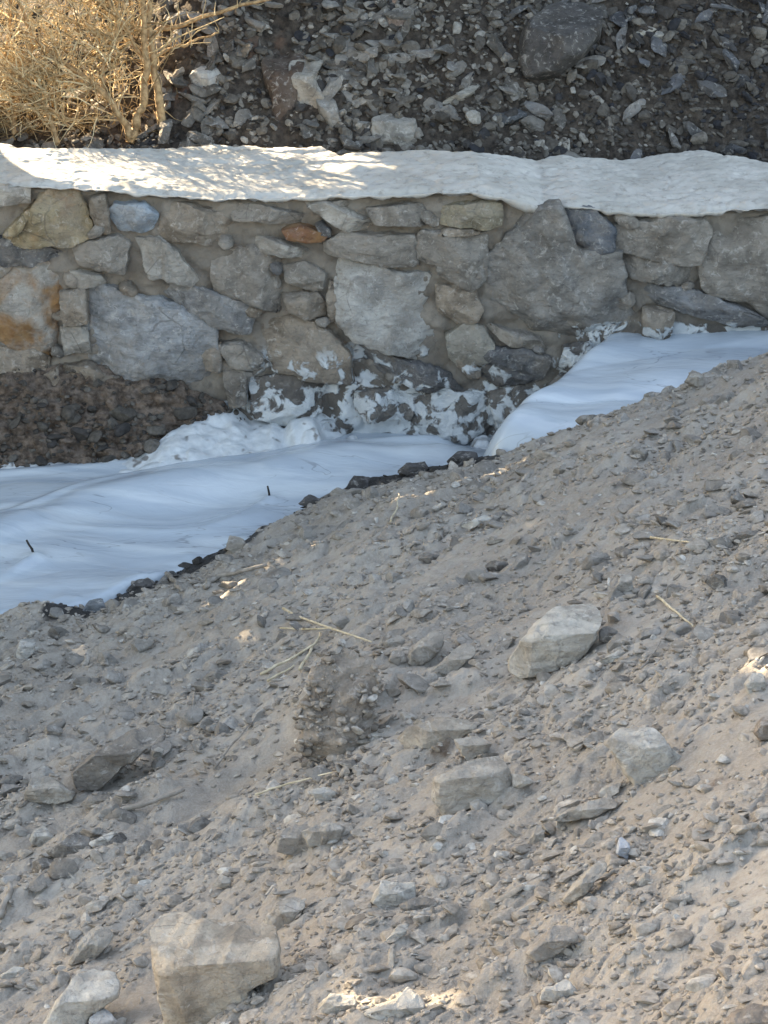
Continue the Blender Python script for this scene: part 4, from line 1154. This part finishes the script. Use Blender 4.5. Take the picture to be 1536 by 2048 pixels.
LIMBS = [
 ("trunk", [(262, 285), (285, 215), (291, 150), (292, 60), (282, -40), (270, -120)], .020, .011, 10.46, 10.70),
 ("trunk", [(330, 290), (322, 205), (305, 130), (298, 60), (305, -30), (318, -120)], .021, .011, 10.50, 10.74),
 ("trunk", [(262, 275), (235, 225), (207, 182), (160, 150), (110, 110), (60, 60), (20, -20)], .016, .006, 10.45, 10.55),
 ("trunk", [(115, 290), (95, 215), (62, 190), (50, 140), (70, 60)], .012, .006, 10.45, 10.6),
 ("trunk", [(20, 290), (30, 220), (10, 120), (25, 0), (10, -100)], .012, .006, 10.46, 10.8),
 ("branch", [(296, 66), (330, 58), (400, 35), (470, 14), (540, 0), (620, -25)], .012, .005, 10.66, 10.80),
 ("branch", [(306, 112), (345, 95), (385, 82), (440, 68)], .009, .004, 10.64, 10.75),
 ("branch", [(205, 182), (212, 120), (235, 60), (250, -20)], .010, .004, 10.50, 10.60),
 ("branch", [(207, 180), (180, 170), (130, 150), (90, 155)], .007, .003, 10.50, 10.46),
 ("branch", [(291, 130), (262, 70), (225, 20), (200, -60)], .010, .004, 10.60, 10.56),
 ("branch", [(290, 40), (255, 60), (215, 85), (180, 95)], .007, .003, 10.66, 10.52),
 ("branch", [(285, 200), (300, 150), (340, 100), (350, 40)], .006, .002, 10.55, 10.7),
 ("branch", [(60, 190), (100, 215), (150, 260)], .006, .003, 10.50, 10.46),
 ("branch", [(0, 212), (45, 190), (90, 180)], .005, .003, 10.46, 10.46),
]
ends = []
for i, (nm, pts, r0, r1, y0, y1) in enumerate(LIMBS):
    W = limb(nm, pts, r0, r1, y0, y1, 40 + i * 5)
    ends.append(W)
r = np.random.default_rng(77)
bag = Bag()
def twig(p, d, length, rad, nseg, curl, tone):
    P = [p]; 
    for k in range(nseg):
        d = unit(d + r.normal(size=3) * curl); P.append(P[-1] + d * length / nseg)
    P = np.array(P)
    v, f = tube(P, np.linspace(rad, rad * .5, len(P)), 3)
    bag.add(v - sb, f, tone)
    return P
# side shoots of the limbs
for W in ends:
    for _ in range(12):
        p = W[r.integers(2, len(W))]
        twig(p, unit(r.normal(size=3) + np.array([0, 0, .8])), r.uniform(.05, .16), r.uniform(.0016, .003), 4, .35, r.uniform(.45, .9))
for px, py in ((345, 48), (362, 45), (385, 38), (405, 30), (430, 24), (475, 10)):
    p = on_y(px, py + 6, 10.70)
    twig(p, np.array([r.normal() * .15, r.normal() * .2, 1 if px != 385 else -1.]), r.uniform(.05, .11), .0028, 4, .15, .8)
for px in (350, 365, 384):
    twig(on_y(px, 92, 10.69), np.array([.05, 0, 1.]), .08, .0025, 4, .15, .75)
# branching twigs grown from the limbs
def ok_tw(P):
    return P[-1][2] > 0.95 and P[-1][0] < -0.80 and P[-1][1] < 11.6
seeds = []
for li, W in enumerate(ends):
    if li in (1, 5, 6, 11): continue
    for _ in range(26):
        p = W[r.integers(3, len(W))]
        d = unit(np.array([r.normal() * .8 - .45, abs(r.normal()) * .8 - .1, r.uniform(-.2, 1.1)]))
        P = twig(p, d, r.uniform(.14, .38), r.uniform(.0030, .0048), 5, .16, float(np.clip(r.normal(.5, .3), 0, 1)))
        if P[-1][0] < -0.98: seeds.append(P)
for P in seeds:
    for _ in range(4):
        p = P[r.integers(1, len(P))]
        d = unit((P[-1] - P[0]) * 3 + r.normal(size=3) * .8 + np.array([0, 0, .25]))
        Q = twig(p, d, r.uniform(.06, .18), r.uniform(.0018, .0032), 4, .2, float(np.clip(r.normal(.68, .22), 0, 1)))
        if not ok_tw(Q): continue
        for _ in range(2):
            q = Q[r.integers(1, len(Q))]
            twig(q, unit((Q[-1] - Q[0]) * 4 + r.normal(size=3) * .7), r.uniform(.025, .07), r.uniform(.0014, .0024), 2, .25, float(np.clip(r.normal(.75, .2), 0, 1)))
# thin brown stems at the base, toned darker than the twigs above
for k in range(450):
    px = r.uniform(-60, 330); p = on_y(px, r.uniform(225, 285), r.uniform(10.5, 11.0))
    twig(p, unit(np.array([r.normal() * .7, r.normal() * .5, .6])), r.uniform(.06, .2), r.uniform(.0015, .003), 4, .3, r.uniform(0, .45))
me = bag.mesh("twigs", M_TWIG); o = obj("twigs", me, shrub); o["kind"] = "stuff"
bag = Bag()
for k in range(900):
    px = 300 * r.random() ** 1.1 - 120 * (r.random() < .18); yy = r.uniform(10.40, 11.4); py = r.uniform(-160, 190)
    if px > 250 and r.random() < .6: continue
    p = on_y(px, py, yy)
    a = unit(r.normal(size=3)); b = unit(np.cross(a, r.normal(size=3))); l = r.uniform(.006, .014); w = l * .4
    v = np.array([p - a * l, p + b * w, p + a * l, p - b * w]) - sb
    bag.add(v, np.array([[0, 1, 2], [0, 2, 3]]), float(np.clip(r.normal(.75, .2), 0, 1)))
me = bag.mesh("dry_leaves", M_TWIG); o = obj("dry_leaves", me, shrub); o["kind"] = "stuff"

# ================================================================== STRAWS, STICKS
def stick(name, pts, rad, label, cat, mat, surf=None, lift=0.010, seed=0, ns=6, taper=.6, zs=None):
    rad = rad * 1.35
    W = []
    pts = np.array(pts, float); n = len(pts)
    t = np.linspace(0, n - 1, n * 5)
    P = np.stack([np.interp(t, np.arange(n), pts[:, k]) for k in (0, 1)], 1)
    for a, b in P:
        h = hit(a, b, surf); W.append(h + np.array([0, 0, lift]))
    W = np.array(W)
    for _ in range(4): W[1:-1] = (W[:-2] + 2 * W[1:-1] + W[2:]) / 4
    top = full_z(W[:, 0], W[:, 1]); base = ground_macro(W[:, 0], W[:, 1])
    rise = np.interp(np.arange(len(W)), np.arange(len(W)), top - base)
    line = np.linspace(rise[0], rise[-1], len(W)); line = line + max(0, np.quantile(rise - line, .75))
    W[:, 2] += line
    q = np.stack([np.arange(len(W)) * .5, np.full(len(W), seed * 1.7)], 1)
    W = W + rad * 0.8 * np.stack([vnoise(q, seed), vnoise(q, seed + 3), 0 * q[:, 0]], 1)
    v, f = tube(W, np.linspace(rad, rad * taper, len(W)) * (1 + .15 * vnoise(q * 3, seed + 9)), ns)
    o = obj(name, mesh_from(name, v - W[0], f, mat, True), None, W[0])
    tag(o, label, cat)
def full_z(x, y): return ground_full(np.asarray(x), np.asarray(y))
STK = [
 ("straw", [(565, 1238), (640, 1265), (745, 1292)], .0032, "long dry straw lying above the brown hollow, crossed by others", "straw", M_STRAW),
 ("straw", [(520, 1368), (580, 1335), (632, 1302)], .0034, "bright yellowish straw lying beside the brown hollow", "straw", M_STRAW),
 ("straw", [(535, 1368), (570, 1350), (590, 1338)], .0030, "short yellowish straw next to the bright straw", "straw", M_STRAW),
 ("straw", [(560, 1268), (620, 1272), (660, 1270)], .0022, "thin pale straw under the long dry straw", "straw", M_STRAW),
 ("straw", [(600, 1352), (622, 1310), (640, 1275)], .0035, "pale stalk leaning up to the long dry straw", "straw", M_STRAW),
 ("straw", [(510, 1610), (560, 1590), (625, 1572), (715, 1545)], .0022, "thin grass stalk across the bottom of the brown hollow", "straw", M_STRAW),
 ("straw", [(1315, 1200), (1350, 1228), (1388, 1258)], .0028, "thin straight straw on the slope uphill of the flat-topped block", "straw", M_STRAW),
 ("straw", [(1300, 1080), (1345, 1095), (1378, 1110)], .0026, "fine straw high on the slope near the crest", "straw", M_STRAW),
 ("straw", [(1282, 1360), (1300, 1330), (1322, 1290)], .0024, "dark thin stalk near the flat-topped block", "straw", M_STICK),
 ("stick", [(222, 1642), (290, 1625), (368, 1602)], .0062, "bare grey stick lying on the slope below the ridge-shaped rock", "stick", M_STICK),
 ("stick", [(408, 1195), (425, 1175), (470, 1162), (535, 1148)], .0075, "dusty curved root lying near the wet mud", "root", M_STICK),
 ("stick", [(335, 1158), (352, 1180), (362, 1200)], .0075, "short dusty stick propped near the curved root", "stick", M_STICK),
 ("stick", [(1190, 1770), (1230, 1755)], .004, "short stick beside the finger-shaped stone", "stick", M_STICK),
 ("straw", [(430, 1560), (470, 1500), (520, 1440)], .0026, "faint stalk lying along the smooth runnel", "straw", M_STICK),
 ("straw", [(780, 1060), (795, 1030), (798, 1008)], .0026, "bent pale stalk near the stream edge", "straw", M_STRAW),
 ("stick", [(0, 1845), (18, 1812), (22, 1800)], .007, "stub of a dark stick on the slope", "stick", M_STICK),
 ("straw", [(385, 1430), (390, 1395), (398, 1370)], .003, "short bent stalk standing out of the slope", "straw", M_STICK),
]
for i, a in enumerate(STK):
    stick(*a[:6], seed=i * 4 + 1)
# twigs stuck in the water
def water_twig(pts, rad, label, y):
    W = np.array([on_y(a, b, y) for a, b in pts])
    v, f = tube(W, np.linspace(rad, rad * .7, len(W)), 6)
    o = obj("twig", mesh_from("twig", v - W[0], f, M_DARKTWIG, True), None, W[0]); tag(o, label, "twig")
h = on_z(76, 1122, 0.0)
water_twig([(80, 1128), (68, 1112), (64, 1098), (57, 1088), (53, 1080)], .0052, "crooked black twig sticking out of the white stream", h[1])
h = on_z(539, 994, 0.0)
water_twig([(540, 1000), (538, 985), (535, 972)], .005, "short grey twig standing in the stream near the bank", h[1])

# ================================================================== ADDED LEAFY BLOCKERS, OUT OF VIEW TOWARDS THE SUN, TO SHADE THE GULLY
U = np.array([math.cos(SUN_AZ), math.sin(SUN_AZ), 0.0])
Vv = np.cross(S, U); Vv = Vv if Vv[2] > 0 else -Vv
def uv(p): return np.array([p @ U, p @ Vv])
# opening shaped in the added leaves so the sun reaches the coping and the shrub
SLOT = [(4.4, -2.08), (5.15, -2.14), (5.68, -2.15), (5.80, -2.6), (6.5, -2.6), (6.56, -1.85), (6.45, -1.66), (6.05, -1.55), (5.9, -1.56), (5.3, -1.71), (4.96, -1.79), (4.4, -1.92)]
def in_poly(u, v, poly):
    c = False; n = len(poly)
    for i in range(n):
        (x1, y1), (x2, y2) = poly[i], poly[(i + 1) % n]
        if (y1 > v) != (y2 > v) and u < (x2 - x1) * (v - y1) / (y2 - y1) + x1: c = not c
    return c
HOLES = []  # gaps left in the added leaves to make sun flecks on the slope
for px, py, rad in ((1505, 1352, .035), (670, 2000, .035), (765, 2012, .025), (822, 1992, .02)):
    h = hit(px, py) + np.array([0, 0, 0.05])
    HOLES.append((*uv(h), rad))
r = np.random.default_rng(55)
T0 = 11.0
lsz = 0.095
leaf_screens = {}
step = 0.085
for u0 in np.arange(0.4, 11.8, step):
    for v0 in np.arange(-2.9, 2.4, step):
        for rep in range(6):
            u = u0 + r.uniform(-.06, .06); v = v0 + r.uniform(-.06, .06)
            if in_poly(u, v, SLOT): continue
            if v < -2.55 and 5.8 < u < 6.5: continue
            if any((u - hu) ** 2 + (v - hv) ** 2 < (hr + lsz * .45) ** 2 for hu, hv, hr in HOLES): continue
            s = lsz * r.uniform(.7, 1.15)
            # keep leaves clear of the opening
            t = T0 + r.uniform(-.9, .9)
            p = u * U + v * Vv + t * S
            a = unit(U * r.normal() + Vv * r.normal() + S * r.normal() * .4); b = unit(np.cross(S + .35 * r.normal(size=3), a))
            q = np.array([p - a * s, p + b * s * .6, p + a * s, p - b * s * .6])
            leaf_screens.setdefault(int(u // 4), Bag()).add(q, np.array([[0, 1, 2], [0, 2, 3]]), .5)
for k, bag in sorted(leaf_screens.items()):
    base = (k * 4 + 2.0) * U + T0 * S * np.array([1, 1, 0]); base[2] = 0.6
    t = bpy.data.objects.new("tree", None); COL.objects.link(t); t.location = base
    tag(t, ["leafy tree shading the dirt slope", "leafy tree shading the wall, with a gap letting the sun through", "leafy tree shading the scree"][k], "tree", "trees on the sunny side of the gully")
    me = bag.mesh("crown", M_LEAF); me.transform(Matrix.Translation(-Vector(base))); obj("crown", me, t)
    top = k * 4 * U + 2.0 * U + 0.3 * Vv + T0 * S
    P = np.linspace(base, top, 8) + 0.05 * r.normal(size=(8, 3))
    P = P - U * (1.2 if k == 1 else 0) * np.sin(np.linspace(0, 3.14, 8))[:, None]
    v, f = tube(P, np.linspace(.16, .05, 8), 8); obj("trunk", mesh_from("trunk", v - base, f, M_TBARK, True), t)  # unseen stem added under the leaf screen
